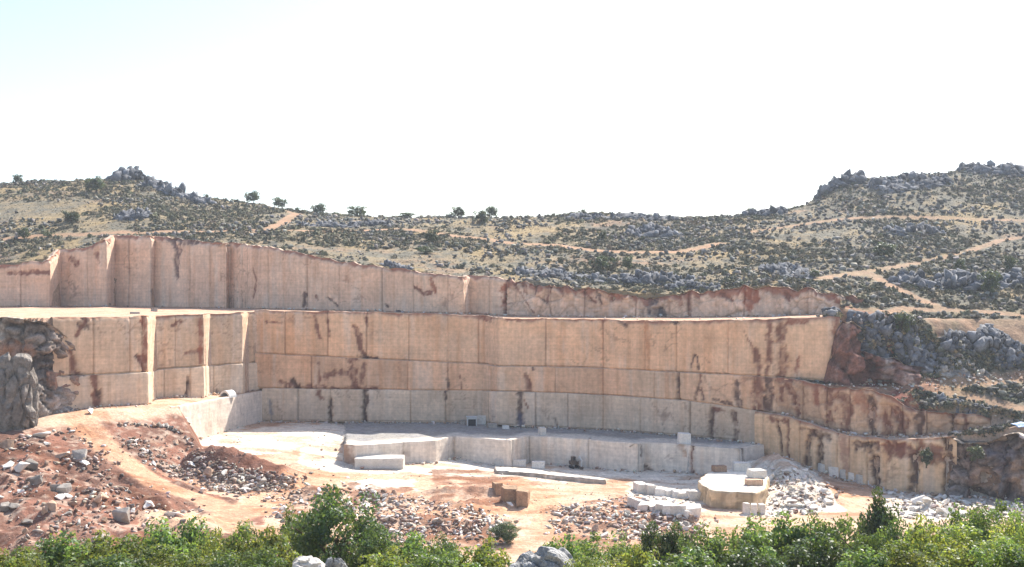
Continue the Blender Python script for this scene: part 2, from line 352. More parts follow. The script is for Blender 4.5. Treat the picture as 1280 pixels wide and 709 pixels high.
def link(name, me, parent=None, loc=None, rot=None, scale=None):
    o = bpy.data.objects.new(name, me); COL.objects.link(o)
    if parent: o.parent = parent
    if loc is not None: o.location = loc
    if rot is not None: o.rotation_euler = rot
    if scale is not None: o.scale = scale
    return o
def tag(o, label, cat, group=None):
    o['label'] = label; o['category'] = cat
    if group: o['group'] = group
    return o
def struct(o, kind='structure'):
    o['kind'] = kind; return o
def root(name, loc, label, cat, group=None, rz=0):
    o = bpy.data.objects.new(name, None); COL.objects.link(o); o.location = loc; o.rotation_euler = (0, 0, rz); o.empty_display_size = .5
    return tag(o, label, cat, group)

def bm_mesh(name, bm, mat):
    me = bpy.data.meshes.new(name); bmesh.ops.recalc_face_normals(bm, faces=bm.faces); bm.to_mesh(me); bm.free(); me.materials.append(mat); return me

# ------------------------------------------------------------------ terrain
C_GRASS = np.array((.25, .195, .118)); C_SOIL = np.array((.28, .185, .12)); C_ROAD = np.array((.54, .37, .26)); C_WHITE = np.array((.64, .57, .475))
C_RED = np.array((.175, .092, .064)); C_SAND = np.array((.54, .375, .265)); C_GREY = np.array((.30, .29, .27))
def polymask(px, py, poly, soft=0):
    P = np.array(poly, float); ins = np.zeros(np.shape(px), bool); j = len(P) - 1
    for i in range(len(P)):
        c = ((P[i, 1] > py) != (P[j, 1] > py)) & (px < (P[j, 0] - P[i, 0]) * (py - P[i, 1]) / (P[j, 1] - P[i, 1] + 1e-9) + P[i, 0]); ins ^= c; j = i
    return ins.astype(float)

def ground_colour(x, y, z, reg):
    px, py = PX(x, y), PY(z, y)
    n1 = fbm(x * .06, y * .06, octv=4, seed=41); n2 = fbm(x * .25, y * .25, octv=4, seed=43); n3 = fbm(x * .9, y * .9, octv=3, seed=44)
    wx, wy = px + 14 * n2, py + 5 * n2                          # ragged borders of the marble-dust patches
    c = np.zeros(x.shape + (3,)) + C_SAND
    # floor: trodden earth with marble dust patches
    c = mixc(c, C_ROAD * (1.02, .93, .86), sstep(-.1, .5, n1))
    white = np.zeros(x.shape)
    for poly in ([(235, 540), (450, 525), (430, 552), (330, 566), (255, 566)], [(370, 566), (400, 548), (560, 548), (600, 583), (520, 588), (440, 600), (380, 582)], [(500, 575), (960, 575), (1000, 610), (870, 606), (780, 598), (700, 605), (640, 596), (560, 597), (500, 590)],
                 [(790, 600), (880, 600), (880, 640), (780, 640)], [(930, 575), (1010, 575), (1060, 640), (935, 650)], [(1100, 612), (1290, 618), (1290, 650), (1110, 650)], [(440, 600), (520, 600), (520, 612), (440, 612)]):
        white = np.maximum(white, polymask(wx, wy, poly))
    white = white * sstep(-.75, .0, n2 + .5 * n3 + .35)
    c = mixc(c, C_WHITE, white)
    red = np.zeros(x.shape)
    for poly in ([(235, 560), (290, 560), (372, 596), (372, 612), (300, 620), (235, 600)], [(440, 605), (520, 612), (530, 635), (440, 640)], [(540, 600), (630, 606), (640, 640), (540, 645)], [(480, 640), (640, 652), (640, 690), (420, 690)], [(700, 632), (800, 622), (880, 645), (860, 690), (690, 690)], [(360, 606), (420, 606), (440, 650), (340, 650)], [(540, 588), (660, 590), (720, 600), (650, 612), (540, 606)]):
        red = np.maximum(red, polymask(wx, wy, poly))
    c = mixc(c, C_RED * 1.15 + (.04, .015, 0), red * sstep(-.45, .3, n2 + .4 * n3) * .9)
    rm = np.zeros(x.shape)
    for mx, my, r, h in MOUNDS_XY[:5]: rm = np.maximum(rm, np.exp(-((x - mx) ** 2 + (y - my) ** 2) / (r * r * 1.3)))
    c = mixc(c, C_RED * (1.15, 1.1, 1.1), sstep(.22, .42, rm + .12 * n2))
    # spoil
    sp = mixc(np.zeros(x.shape + (3,)) + C_RED, C_RED * (1.5, 1.35, 1.3), sstep(-.3, .4, n2 + n1)); sp = mixc(sp, (.40, .30, .23), sstep(.1, .5, n3 + .5 * n1) * .8)
    top = sstep(Z_(523, 241) - 1.6, Z_(523, 241) - .3, z + .8 * n2) * sstep(222, 232, y)
    sp = mixc(sp, C_SAND, top)
    c = np.where((reg == 1)[..., None], sp, c)
    # terrace, shelf, bench
    c = np.where((reg == 2)[..., None], mixc(np.zeros(x.shape + (3,)) + C_WHITE * (.48, .50, .54), (.27, .26, .26), sstep(-.2, .5, n2) * .7), c)  # terrace colour greyed so the wall's shade on it reads darker
    c = np.where((reg == 2)[..., None], mixc(c, C_WHITE, sstep(11, 5, y - yl(L_SHORT, px) + 3 * n2) * .85), c)  # sunlit front strip painted in as a whiter floor colour
    sh = mixc(np.zeros(x.shape + (3,)) + C_SAND * (.92, .84, .78), C_SAND * (1.15, 1.12, 1.1), sstep(-.3, .4, n2) * .7)
    sh = mixc(sh, C_RED * 1.2, sstep(.2, .5, n2 + .3 * n3) * .35)
    c = np.where((reg == 4)[..., None], sh, c)
    c = np.where((reg == 3)[..., None], mixc(np.zeros(x.shape + (3,)) + C_SAND, C_GREY, sstep(.1, .4, n2) * .5), c)
    # hill
    hl = mixc(np.zeros(x.shape + (3,)) + C_GRASS, C_SOIL, sstep(.05, .45, fbm(x * .035, y * .05, octv=4, seed=47) - .1))
    hl = mixc(hl, (.125, .12, .095), sstep(-.25, .3, n2 + .5 * n3 + .25 * sstep(950, 1100, px)) * .8)
    hl = mixc(hl, C_GRASS * (1.12, 1.05, .9), sstep(.1, .5, n1))
    redband = ((px > 1035) & (px < 1175) & (y < yl(L_CLIFF, px) + 9)) * 1.
    hl = mixc(hl, (.21, .08, .055), redband * sstep(-.4, .2, n2 + .2))
    c = np.where(((reg == 5) | (reg == 6))[..., None], hl, c)
    fg = mixc(np.zeros(x.shape + (3,)) + (.30, .25, .13), (.36, .33, .28), sstep(0, .4, n2))
    c = np.where((reg == 7)[..., None], fg, c)
    m = pathmask(x, y, ['haul', 'floor1', 'floor2', 'floor3'], .8 * 0); rut = .5 + .5 * np.sin(n1 * 9)
    c = mixc(c, C_ROAD * (1.03, .93, .84), m * (.8 + .2 * n3))
    for kk in ('haul', 'floor1', 'floor2', 'floor3'):
        if kk in PATH_XY:
            pts, hw = PATH_XY[kk]; best = np.full(x.shape, 1e9)
            for (ax, ay), (bx_, by_) in zip(pts[:-1], pts[1:]):
                dx, dy = bx_ - ax, by_ - ay; tt = np.clip(((x - ax) * dx + (y - ay) * dy) / max(dx * dx + dy * dy, 1e-6), 0, 1); best = np.minimum(best, np.hypot(x - ax - tt * dx, y - ay - tt * dy))
            for off in (.75, 1.9):
                c = c * (1 - (.20 * np.exp(-((best + .25 * n1 - off) / .33) ** 2) * (.6 + .6 * n2))[..., None] * (.8, 1, 1.15))
    m = pathmask(x, y, [k for k in PATHS if k.startswith('hill') or k.startswith('flank') or k == 'shelf_r'])
    c = mixc(c, np.array((.36, .215, .13)), np.clip(m * (.85 + .8 * n2 + .4 * n3) * (1 - .3 * sstep(960, 1040, px)), 0, .95))
    fl_ = ((reg == 0) | (reg == 1)) * 1.
    n4 = fbm(x * .13 + 40, y * .3, octv=5, seed=66, gain=.6)
    c = mixc(c, c * (.74, .56, .45), fl_ * sstep(-.08, .35, n4) * .8)
    c *= (1 + .13 * n3 + .06 * n2)[..., None]
    return np.clip(c, .01, .9)

GC = ground_colour(GX, GY, GZ, GR)
PM = pathmask(GX, GY, ROADS_ALL) + .35 * fbm(GX * .3, GY * .3, octv=3, seed=49)
def terrain_object(name, facemask, kind='structure'):
    ny, nx = GX.shape
    idx = np.arange(ny * nx).reshape(ny, nx)
    q = np.stack([idx[:-1, :-1], idx[:-1, 1:], idx[1:, 1:], idx[1:, :-1]], -1)[facemask]
    u, inv = np.unique(q, return_inverse=True)
    V = np.stack([GX.ravel()[u], GY.ravel()[u], GZ.ravel()[u]], -1)
    me = mesh_np(name, V, inv.reshape(-1, 4), GC.reshape(-1, 3)[u], None, M_EARTH, True)
    return struct(link(name, me), kind)
FR = GR[:-1, :-1]; FP = PM[:-1, :-1] > .5
YC = GY[:-1, :-1]
road = FP & (FR != 7) & (FR != 2) & (FR != 4)
terrain_object('dirt_road', road & (YC < 300) & (FR < 3))
terrain_object('dirt_track', road & ((FR == 5) | (FR == 6)))
road = road & ((FR < 3) | (FR == 5) | (FR == 6))
terrain_object('quarry_floor', ((FR == 0) | (FR == 2)) & ~road)
terrain_object('spoil_slope', (FR == 1) & ~road)
terrain_object('quarry_bench', ((FR == 3) | (FR == 4)) & ~road)
terrain_object('hill', ((FR == 5) | (FR == 6)) & ~road)
terrain_object('ground', FR == 7)

# ------------------------------------------------------------------ rock walls
def seg_dist(s, z, pl):
    best = np.full(s.shape, 1e9)
    if len(pl) == 1: return np.hypot(s - pl[0][0], z - pl[0][1])
    for (a, b), (c, d) in zip(pl[:-1], pl[1:]):
        dx, dz = c - a, d - b; t = np.clip(((s - a) * dx + (z - b) * dz) / max(dx * dx + dz * dz, 1e-6), 0, 1)
        best = np.minimum(best, np.hypot(s - a - t * dx, z - b - t * dz))
    return best

def rock_wall(name, line, top, bot, col=(.5, .33, .22), col2=None, joints=(), stains=(), amp=.18, blocky=0., crumble=.35, depth=2.6, step=.42, parent=None, mat=None, seed=0, undercut=.35, redtop=0., grey=0., jgroove=.28, tone=.15, smooth=False, offset=0.):
    """A vertical sawn or broken rock face in real plan position. line [(px, Y)], top/bot [(px, py)] photo rows of its edges.
    stains: (polyline in photo px/py, half width m, colour, recess m)"""
    lp = [(float(X_(p, y)), float(y) - offset, p) for p, y in line]
    S, PXs, XY = [], [], []; s = 0
    jx = sorted(j for j in joints)
    for k, ((x0, y0, p0), (x1, y1, p1)) in enumerate(zip(lp[:-1], lp[1:])):
        Ls = math.hypot(x1 - x0, y1 - y0); n = max(2, int(Ls / step)); ts = list(np.arange(n) / n)
        for j in jx:
            if p0 <= j < p1:
                # parameter where the segment has this photo column
                lo, hi = 0., 1.
                for _ in range(30):
                    m_ = (lo + hi) / 2; q = PX(x0 + (x1 - x0) * m_, y0 + (y1 - y0) * m_)
                    if q < j: lo = m_
                    else: hi = m_
                ts += [np.clip(lo + e / Ls, 0, .999) for e in (-.16, -.05, .05, .16)]
        for t in sorted(set(np.round(ts, 5))):
            S.append(s + t * Ls); XY.append((x0 + (x1 - x0) * t, y0 + (y1 - y0) * t))
        s += Ls
    S.append(s); XY.append(lp[-1][:2])
    S = np.array(S); XY = np.array(XY); pxs = PX(XY[:, 0], XY[:, 1])
    pl = np.array([(p[0], p[1]) for p in lp])
    # normals averaged over about a metre, so corners mitre
    T = np.gradient(XY, axis=0); Ln = np.maximum(np.hypot(T[:, 0], T[:, 1]), 1e-6); Nn = np.c_[T[:, 1], -T[:, 0]] / Ln[:, None]
    tp = np.array(top); bt = np.array(bot)
    zt = Z_(np.interp(pxs, tp[:, 0], tp[:, 1]), XY[:, 1]); zb = Z_(np.interp(pxs, bt[:, 0], bt[:, 1]), XY[:, 1])
    zt = zt + crumble * fbm(S * .35, S * 0 + seed, octv=4, seed=seed + 50)
    H = np.maximum(zt - zb, .3); rows = max(3, int(H.max() / step) + 1)
    v = np.linspace(0, 1, rows + 1); v = np.unique(np.r_[v, .02, .985])
    if undercut: v = np.unique(np.r_[v, np.array([.25, .45, .6]) / H.mean()])
    SS, VV = np.meshgrid(S, v); ZZ = zb + (zt - zb) * VV; PXX = np.broadcast_to(pxs, SS.shape)
    BX = np.broadcast_to(XY[:, 0], SS.shape); BY = np.broadcast_to(XY[:, 1], SS.shape)
    disp = amp * 1.2 * fbm(BX * .12, BY * .12, ZZ * .12, 3, seed + 1) + amp * .6 * fbm(BX * .6, BY * .6, ZZ * .6, 4, seed + 2)
    if blocky:
        cv, e = worley(BX * .22, BY * .22, ZZ * .26, seed + 3); cv2, e2 = worley(BX * .6, BY * .6, ZZ * .7, seed + 9)
        disp = disp + blocky * ((cv - .5) * 1.5 - .5 * sstep(.12, 0, e) + (cv2 - .5) * .55 - .25 * sstep(.15, 0, e2)) + blocky * .9 * fbm(BX * .1, BY * .1, ZZ * .1, 3, seed + 6)
        disp = disp - blocky * 1.1 * VV ** 2 * .6
    # panels between joints
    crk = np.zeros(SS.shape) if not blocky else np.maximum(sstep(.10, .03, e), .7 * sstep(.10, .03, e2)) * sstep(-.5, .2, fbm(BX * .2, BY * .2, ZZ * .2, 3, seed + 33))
    ji = np.searchsorted(jx, PXX[0]) if jx else np.zeros(len(S), int)
    pr = _h(ji.astype(float), ji * 0. + seed, ji * 0., 5); pr2 = _h(ji.astype(float), ji * 0. + seed, ji * 0., 6)
    jm = np.zeros(SS.shape); disp = disp + (pr - .5)[None] * .8 * (1 if jx else 0)
    for j in jx:
        dj = np.abs(PXX - j) / F * BY
        disp = disp - jgroove * .7 * sstep(.2, .06, dj); jk = .2 + .8 * float(_h(np.array([j * 1.]), np.array([seed * 1.]), np.array([0.]), 9)[0]) ** 1.5; jm = np.maximum(jm, jk * sstep(.24, .07, dj) * (.75 + .5 * fbm(ZZ * .35 + j, SS * .1, octv=3, seed=seed + 31)))
    disp = disp - crumble * .9 * sstep(.93, 1.0, VV) * (.5 + .8 * fbm(BX * .5, BY * .5, ZZ * .5, 3, seed + 4))
    if undercut: disp = disp - undercut * sstep(.5, .28, ZZ - zb)
    # colour
    c = np.zeros(SS.shape + (3,)) + np.array(col)
    c = c * (1 + (pr2 - .5)[None, :, None] * 2 * tone)
    big = fbm(BX * .05 + 3, BY * .05, ZZ * .07, 4, seed + 5)
    if col2 is not None: c = mixc(c, col2, sstep(-.25, .4, big))
    vs = fbm(SS * .55, ZZ * .035, octv=4, seed=seed + 11)
    c = mixc(c, np.array(col) * (.84, .74, .66), sstep(.1, .55, vs) * .55)
    c = mixc(c, np.array((.62, .55, .48)), sstep(.15, .6, fbm(SS * .4 + 7, ZZ * .05, octv=4, seed=seed + 12)) * .45)
    if grey: c = mixc(c, np.array((.40, .37, .35)), grey * sstep(-.5, .4, fbm(SS * .1, ZZ * .12, octv=4, seed=seed + 13)))
    we, wd = worley(SS * .16 + .5 * fbm(SS * .3, ZZ * .3, octv=3, seed=seed + 21), ZZ * .2 + .5 * fbm(SS * .3 + 9, ZZ * .3, octv=3, seed=seed + 22), SS * 0 + seed, seed + 20)
    if not blocky:
        fm = sstep(.05, .015, wd) * sstep(.26, .48, fbm(SS * .07, ZZ * .09, octv=3, seed=seed + 23) + .25 * (big < -.1))
        c = mixc(c, np.array((.17, .095, .075)), fm * .4); disp = disp - .1 * fm
    brk = fbm(SS * 1.1, ZZ * .8, octv=4, seed=seed + 24)
    wob = 1.1 * fbm(SS * .7, ZZ * .35, octv=4, seed=seed + 14); wob2 = fbm(SS * 1.7, ZZ * 1.2, octv=3, seed=seed + 15)
    if blocky: c = c * (1 + min(blocky, 1.5) * (.55 * (cv - .5) + .5 * (cv2 - .5)))[..., None]; c = mixc(c, np.array((.06, .045, .04)), crk * .75 * min(blocky, 1.))  # soil-dark cracks and darker recessed cells paint in missing shading contrast
    c = c * (1 - .5 * np.clip(jm, 0, 1)[..., None] * (1, 1.08, 1.12))
    if redtop:
        hang = redtop * (1.2 + 2.4 * fbm(SS * .35, ZZ * 0, octv=4, seed=seed + 16)) + .5 * wob
        m = sstep(.6, -.4, (zt - ZZ) - np.maximum(hang, 0))
        c = mixc(c, np.array((.26, .10, .065)), m * .8); disp = disp - .3 * m
    for pls, hw, sc_, rec in stains:
        q = []
        for a, b in pls:
            yy = np.interp(a, pl_px(lp), pl[:, 1]); q.append((np.interp(a, pxs, S), float(Z_(b, yy))))
        d = seg_dist(SS, ZZ, q) + np.clip(.75 * hw, .3, 1.0) * (wob + .8 * wob2)
        m = sstep(hw * .95, hw * .5, d) * (.55 + .45 * sstep(-.35, .1, brk))
        hal = sstep(hw * 2.0, hw * .8, d) * sstep(-.1, .4, brk) * .22
        c = mixc(c, np.array(sc_) * 1.4, hal)
        c = mixc(c, np.array(sc_), m * .9); disp = disp - rec * m
    if not blocky or blocky < .6: c = c * (1.02, .955, .89) if not grey else c * (1.03, .995, .96)
    # front vertices
    VX = BX + Nn[None, :, 0] * disp; VY = BY + Nn[None, :, 1] * disp
    V = np.stack([VX, VY, ZZ], -1)
    # cap running back into the bench
    caps = []; cc = []
    topc = c[-1] * .4 + .6 * np.array((.62, .50, .38))
    for back, dz in ((.5, .05), (depth * .5, .03), (depth, -.9)):
        caps.append(np.stack([BX[-1] - Nn[:, 0] * back, BY[-1] - Nn[:, 1] * back, zt + dz + .06 * fbm(S * .8, S * 0 + back, octv=2, seed=seed)], -1)); cc.append(topc)
    V = np.concatenate([V, np.array(caps)], 0); c = np.concatenate([c, np.array(cc)], 0)
    SZ = np.stack([np.concatenate([SS, np.repeat(S[None], 3, 0)], 0), np.concatenate([ZZ, np.repeat(zt[None], 3, 0) + np.array([.5, 1.5, 3])[:, None]], 0)], -1)
    nr, nc = V.shape[:2]; idx = np.arange(nr * nc).reshape(nr, nc)
    q = np.stack([idx[:-1, :-1], idx[:-1, 1:], idx[1:, 1:], idx[1:, :-1]], -1).reshape(-1, 4)
    # end caps
    me = mesh_np(name, V.reshape(-1, 3), q, np.clip(c.reshape(-1, 3), .01, .85), SZ.reshape(-1, 2), mat or M_WALL, smooth)
    return link(name, me, parent)
def pl_px(lp): return np.array([p[2] for p in lp])

def sub(line, a, b):
    """piece of a line between photo columns a and b"""
    out = [(a, float(yl(line, a)))] + [p for p in line if a < p[0] < b] + [(b, float(yl(line, b)))]
    return out
DK = (.095, .055, .046); RD = (.27, .11, .07); RB = (.19, .085, .06)
main = root('quarry_wall', (0, 292, CZ - 38), 'tall orange-tan sawn stone wall in three lifts across the middle of the quarry', 'quarry wall')
main.location = (0, 0, 0)
J1 = [356, 410, 458, 511, 560, 598, 682, 754, 806, 845, 910]
J2 = [389, 510, 560, 694, 754, 818, 850, 943]
J3 = [372, 413, 456, 513, 557, 612, 669, 710, 754, 800, 862]
T0 = [(318, 388.5), (330, 388.5), (460, 391), (560, 393.5), (604, 396), (640, 399), (755, 400.5), (860, 402), (950, 400), (1050, 396)]
T1 = [(318, 442), (330, 443), (460, 449.5), (560, 454), (604, 456), (624, 459), (690, 459.5), (755, 461.5), (860, 467), (945, 471), (985, 474), (1050, 478)]
T2 = [(318, 486), (330, 486.5), (460, 488), (604, 489.5), (640, 490.5), (690, 492), (755, 495), (860, 502), (930, 512), (945, 515), (985, 521)]
TB = [(318, 527.5), (330, 527.5), (460, 528), (604, 529), (640, 533), (755, 538.5), (860, 546), (905, 551), (945, 560), (985, 579)]
tag1 = rock_wall('top_lift', sub(L_MAIN, 318, 1050), T0, T1, (.67, .435, .28), (.68, .48, .335), J1, [
    ([(393, 396), (396, 410), (400, 424)], .5, RB, .15), ([(410, 400), (412, 420)], .45, RB, .1), ([(442, 408), (449, 420), (451, 436), (456, 446)], .8, RB, .3), ([(452, 446), (470, 449)], .8, DK, .3), ([(333, 403), (352, 404)], .4, RB, .1),
    ([(458, 398), (459, 408)], .5, RB, .1), ([(596, 398), (612, 401)], .8, RD, .2), ([(634, 398), (650, 400)], .7, RD, .2), ([(774, 403), (782, 408)], .6, DK, .2), ([(838, 403), (850, 404)], .5, DK, .1), ([(864, 460), (866, 446), (870, 444), (873, 462)], .3, DK, .2), ([(945, 440), (950, 455), (950, 472)], 1.3, RB, .3), ([(962, 400), (961, 440), (956, 476)], .9, RB, .3), ([(975, 400), (978, 436), (976, 478)], 1.5, RB, .5), ([(998, 446), (996, 470)], .5, RD, .1), ([(985, 402), (1006, 404)], .8, RD, .2), ([(1046, 396), (1050, 478)], 1.6, RD, .3), ([(808, 400), (812, 462)], .8, (.50, .26, .14), 0), ([(930, 415), (944, 440)], .35, RB, .1)],
    parent=main, seed=1, redtop=.25)
tag1['label'] = 'tallest orange-stained top lift with a crumbling reddish rim'
tag2 = rock_wall('middle_lift', sub(L_MAIN, 320, 985), T1, T2, (.63, .415, .28), (.61, .45, .325), J2, [
    ([(352, 478), (372, 484), (400, 487), (430, 488), (470, 487)], 1.1, RB, .3), ([(440, 449), (441, 465), (444, 487)], 1.3, RB, .4), ([(398, 455), (399, 480)], .4, RB, .1), ([(408, 470), (422, 466), (434, 468)], .8, RB, .2), ([(366, 476), (372, 484)], .8, DK, .3), ([(455, 456), (452, 480)], .7, RB, .2),
    ([(657, 468), (662, 478), (664, 490)], .7, RB, .3), ([(666, 455), (666, 462)], .5, DK, .2), ([(658, 488), (660, 472)], .9, RB, .3), ([(849, 467), (848, 500)], .9, DK, .6), ([(870, 498), (876, 478), (880, 500)], .6, DK, .3), ([(876, 470), (878, 490)], .5, RB, .2), ([(922, 482), (924, 508)], 1.0, DK, .4), ([(893, 500), (916, 506)], .6, DK, .2), ([(947, 472), (950, 512)], 1.6, RB, .5), ([(960, 474), (962, 512)], 1.3, DK, .6), ([(974, 474), (976, 516)], 1.5, RB, .5), ([(560, 475), (561, 488)], .4, DK, .1), ([(575, 470), (577, 486)], .3, RB, .1)],
    parent=main, seed=2, offset=.7, undercut=.4, redtop=0, crumble=.15)
tag3 = rock_wall('bottom_lift', sub(L_LOW, 328, 945), T2, TB, (.58, .46, .345), (.61, .495, .385), J3, [
    ([(397, 490), (400, 498)], .8, RB, .2), ([(413, 500), (412, 526)], .75, DK, .7), ([(458, 488), (456, 508), (455, 526)], 1.0, DK, .8), ([(650, 491), (651, 505), (648, 528)], .9, DK, .8), ([(655, 500), (660, 510)], .4, RB, .2), ([(648, 520), (652, 530)], 1.2, (.10, .10, .16), .5), ([(693, 524), (695, 530)], .7, DK, .3), ([(888, 515), (887, 548)], .8, DK, .7), ([(890, 512), (905, 514)], .4, RB, .1), ([(916, 516), (919, 553)], .8, DK, .4), ([(337, 500), (340, 527)], .5, (.25, .23, .24), .2), ([(557, 490), (558, 500)], .5, DK, .2)],
    parent=main, seed=3, undercut=.3, grey=.12, crumble=.15)
tag3['label'] = 'greyer bottom lift with dark vertical fissures'

# pale short wall in front of the upper floor
short = rock_wall('quarry_wall', L_SHORT, [(p, PY(CZ - 37.95, y)) for p, y in L_SHORT], [(428, 583), (445, 592), (502, 589), (545, 588), (568, 580), (637, 589), (660, 582), (735, 588), (806, 596), (856, 597), (925, 603), (955, 594)], (.76, .69, .60), (.70, .63, .55), [505, 568, 640, 662, 735, 798, 862, 925], [
    ([(862, 560), (862, 590)], .9, RB, .7), ([(803, 562), (803, 568)], .9, DK, .5), ([(929, 562), (930, 600)], .9, DK, .5), ([(432, 560), (438, 584)], 2.2, (.33, .22, .16), .2), ([(850, 558), (856, 568)], .8, (.45, .3, .2), 0), ([(808, 585), (812, 590)], .8, DK, .5)],
    seed=4, undercut=0, crumble=.12, amp=.22, tone=.05, grey=.1)
tag(short, 'low pale zigzag sawn wall between the upper and lower quarry floor', 'quarry wall')
light = rock_wall('quarry_wall', [(214, 258.5)] + L_LIGHT, [(214, 509.5), (225, 508.5), (280, 498), (328, 489.5)], [(214, 558), (225, 556), (280, 543), (328, 530)], (.74, .65, .56), (.68, .59, .50), [], [([(286, 495), (287, 535)], .5, (.66, .6, .54), 0), ([(250, 503), (251, 545)], .6, (.7, .64, .57), 0)], seed=5, undercut=0, crumble=.12, tone=.05, grey=.25)
tag(light, 'smooth pale grey side wall left of the sunlit quarry floor', 'quarry wall')
# left wall
lw = root('quarry_wall', (0, 0, 0), 'stepped tan stone wall on the left with bright sunlit corner slivers', 'quarry wall')
LWT = [(60, 397), (90, 398), (186, 396), (256, 394), (311, 391.5), (326, 390)]
LWM = [(60, 472), (90, 471), (186, 466), (200, 463), (256, 459), (311, 455), (326, 453)]
LWB = [(60, 526), (90, 519), (186, 507), (256, 499), (311, 493), (326, 489)]
rock_wall('top_lift', sub(L_LEFT, 66, 326), LWT, LWM, (.62, .465, .335), (.60, .43, .30), [117, 162, 178, 220], [([(88, 440), (92, 470), (98, 469)], .8, RB, .4), ([(104, 405), (108, 408)], 1.2, DK, .3), ([(170, 446), (174, 448)], .6, DK, .2), ([(178, 450), (184, 466)], 1.3, RB, .2), ([(233, 442), (252, 438)], .6, RB, .2), ([(95, 420), (110, 400)], .5, RB, .1), ([(180, 400), (184, 450)], .9, RD, .1), ([(252, 400), (252, 455)], .8, RD, .1), ([(215, 408), (226, 402)], .5, RB, .1)], parent=lw, seed=6, crumble=.3, redtop=.2)
rock_wall('bottom_lift', sub(L_LEFT, 66, 326), LWM, LWB, (.64, .52, .40), (.62, .495, .38), [205, 238, 267], [([(117, 471), (119, 485), (121, 510)], .9, RB, .4), ([(122, 490), (123, 494)], .8, DK, .3), ([(235, 472), (234, 500)], .6, DK, .8), ([(75, 470), (105, 469)], .8, DK, .3), ([(270, 498), (272, 490)], 1.0, (.25, .18, .16), .3)], parent=lw, seed=7, offset=.7, crumble=.15, undercut=.3)
# upper wall
UT = [(-160, 335), (0, 331), (62, 327), (76, 312), (110, 309), (132, 300), (143, 295), (193, 297), (283, 304), (330, 309), (430, 328), (480, 335), (560, 344), (578, 346), (600, 346), (640, 350), (700, 358), (760, 365), (800, 370), (820, 372), (860, 364), (890, 366), (930, 362), (960, 360), (1040, 366), (1080, 373)]
UB = [(-160, 385), (62, 385), (145, 385), (330, 388), (480, 391.5), (585, 393.5), (640, 397), (820, 399), (960, 398), (1080, 393)]
up = rock_wall('quarry_wall', sub(L_UPPER, -140, 634), UT, UB, (.64, .465, .35), (.67, .52, .41), [26, 110, 162, 237, 262, 310, 336, 383, 410, 424, 477, 517, 560, 612, 640, 688, 730, 795, 860, 930], [
    ([(218, 301), (222, 318), (222, 345)], 1.5, (.14, .09, .085), .4), ([(212, 300), (245, 302)], 1.3, (.15, .10, .09), .4), ([(190, 365), (192, 384)], 1.1, (.3, .27, .26), .1), ([(318, 335), (322, 352), (318, 372)], .7, RB, .1), ([(380, 370), (380, 384)], .9, DK, .2), ([(395, 371), (396, 375)], .6, RB, .1), ([(410, 372), (422, 383)], .7, DK, .2), ([(520, 360), (530, 368), (540, 366)], .7, RB, .1), ([(540, 350), (544, 365)], .8, RD, .2), ([(482, 382), (484, 384)], .7, DK, .2), ([(90, 325), (96, 330)], 1.6, RB, .2), ([(122, 318), (126, 328)], .9, RB, .2), ([(10, 342), (60, 341)], .9, RB, .2),
    ([(672, 352), (670, 368), (684, 380)], .6, DK, .3), ([(686, 356), (684, 378)], .6, RB, .3), ([(762, 358), (765, 376)], .8, RB, .4), ([(785, 356), (788, 372)], .8, DK, .4), ([(818, 372), (810, 386), (826, 394)], 1.6, (.09, .08, .09), .8), ([(935, 362), (942, 372), (936, 382)], 2.0, (.33, .12, .07), .3), ([(730, 366), (742, 378)], .7, RB, .2), ([(860, 366), (862, 394)], .7, RB, .3), ([(1062, 370), (1066, 392)], 1.2, RB, .4), ([(980, 366), (986, 374)], 1.0, RB, .3), ([(1040, 368), (1046, 378)], .8, RD, .2), ([(640, 352), (668, 392)], .4, RB, .1)],
    seed=8, redtop=.45, crumble=.7, undercut=.3, amp=.3, tone=.08)
tag(up, 'long pinkish stone wall below the scrubby hill, above the ledge', 'quarry wall')
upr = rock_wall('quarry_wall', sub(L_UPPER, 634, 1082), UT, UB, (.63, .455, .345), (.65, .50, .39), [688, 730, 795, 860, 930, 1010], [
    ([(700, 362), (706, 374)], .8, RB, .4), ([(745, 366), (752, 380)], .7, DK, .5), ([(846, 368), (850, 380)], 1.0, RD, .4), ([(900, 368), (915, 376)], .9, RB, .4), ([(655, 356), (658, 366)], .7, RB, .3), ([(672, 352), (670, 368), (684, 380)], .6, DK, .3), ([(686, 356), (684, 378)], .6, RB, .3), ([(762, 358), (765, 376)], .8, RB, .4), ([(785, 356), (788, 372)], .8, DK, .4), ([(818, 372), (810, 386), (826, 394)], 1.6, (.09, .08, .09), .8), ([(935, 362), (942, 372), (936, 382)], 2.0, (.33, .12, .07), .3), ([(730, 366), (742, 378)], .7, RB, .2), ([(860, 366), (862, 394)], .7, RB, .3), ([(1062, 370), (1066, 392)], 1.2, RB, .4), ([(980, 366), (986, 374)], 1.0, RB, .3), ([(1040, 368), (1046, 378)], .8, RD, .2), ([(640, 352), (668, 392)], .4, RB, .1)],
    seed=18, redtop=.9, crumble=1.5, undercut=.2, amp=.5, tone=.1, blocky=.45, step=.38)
tag(upr, 'low ragged right part of the upper stone wall, broken and red-stained below the scrub', 'quarry wall')
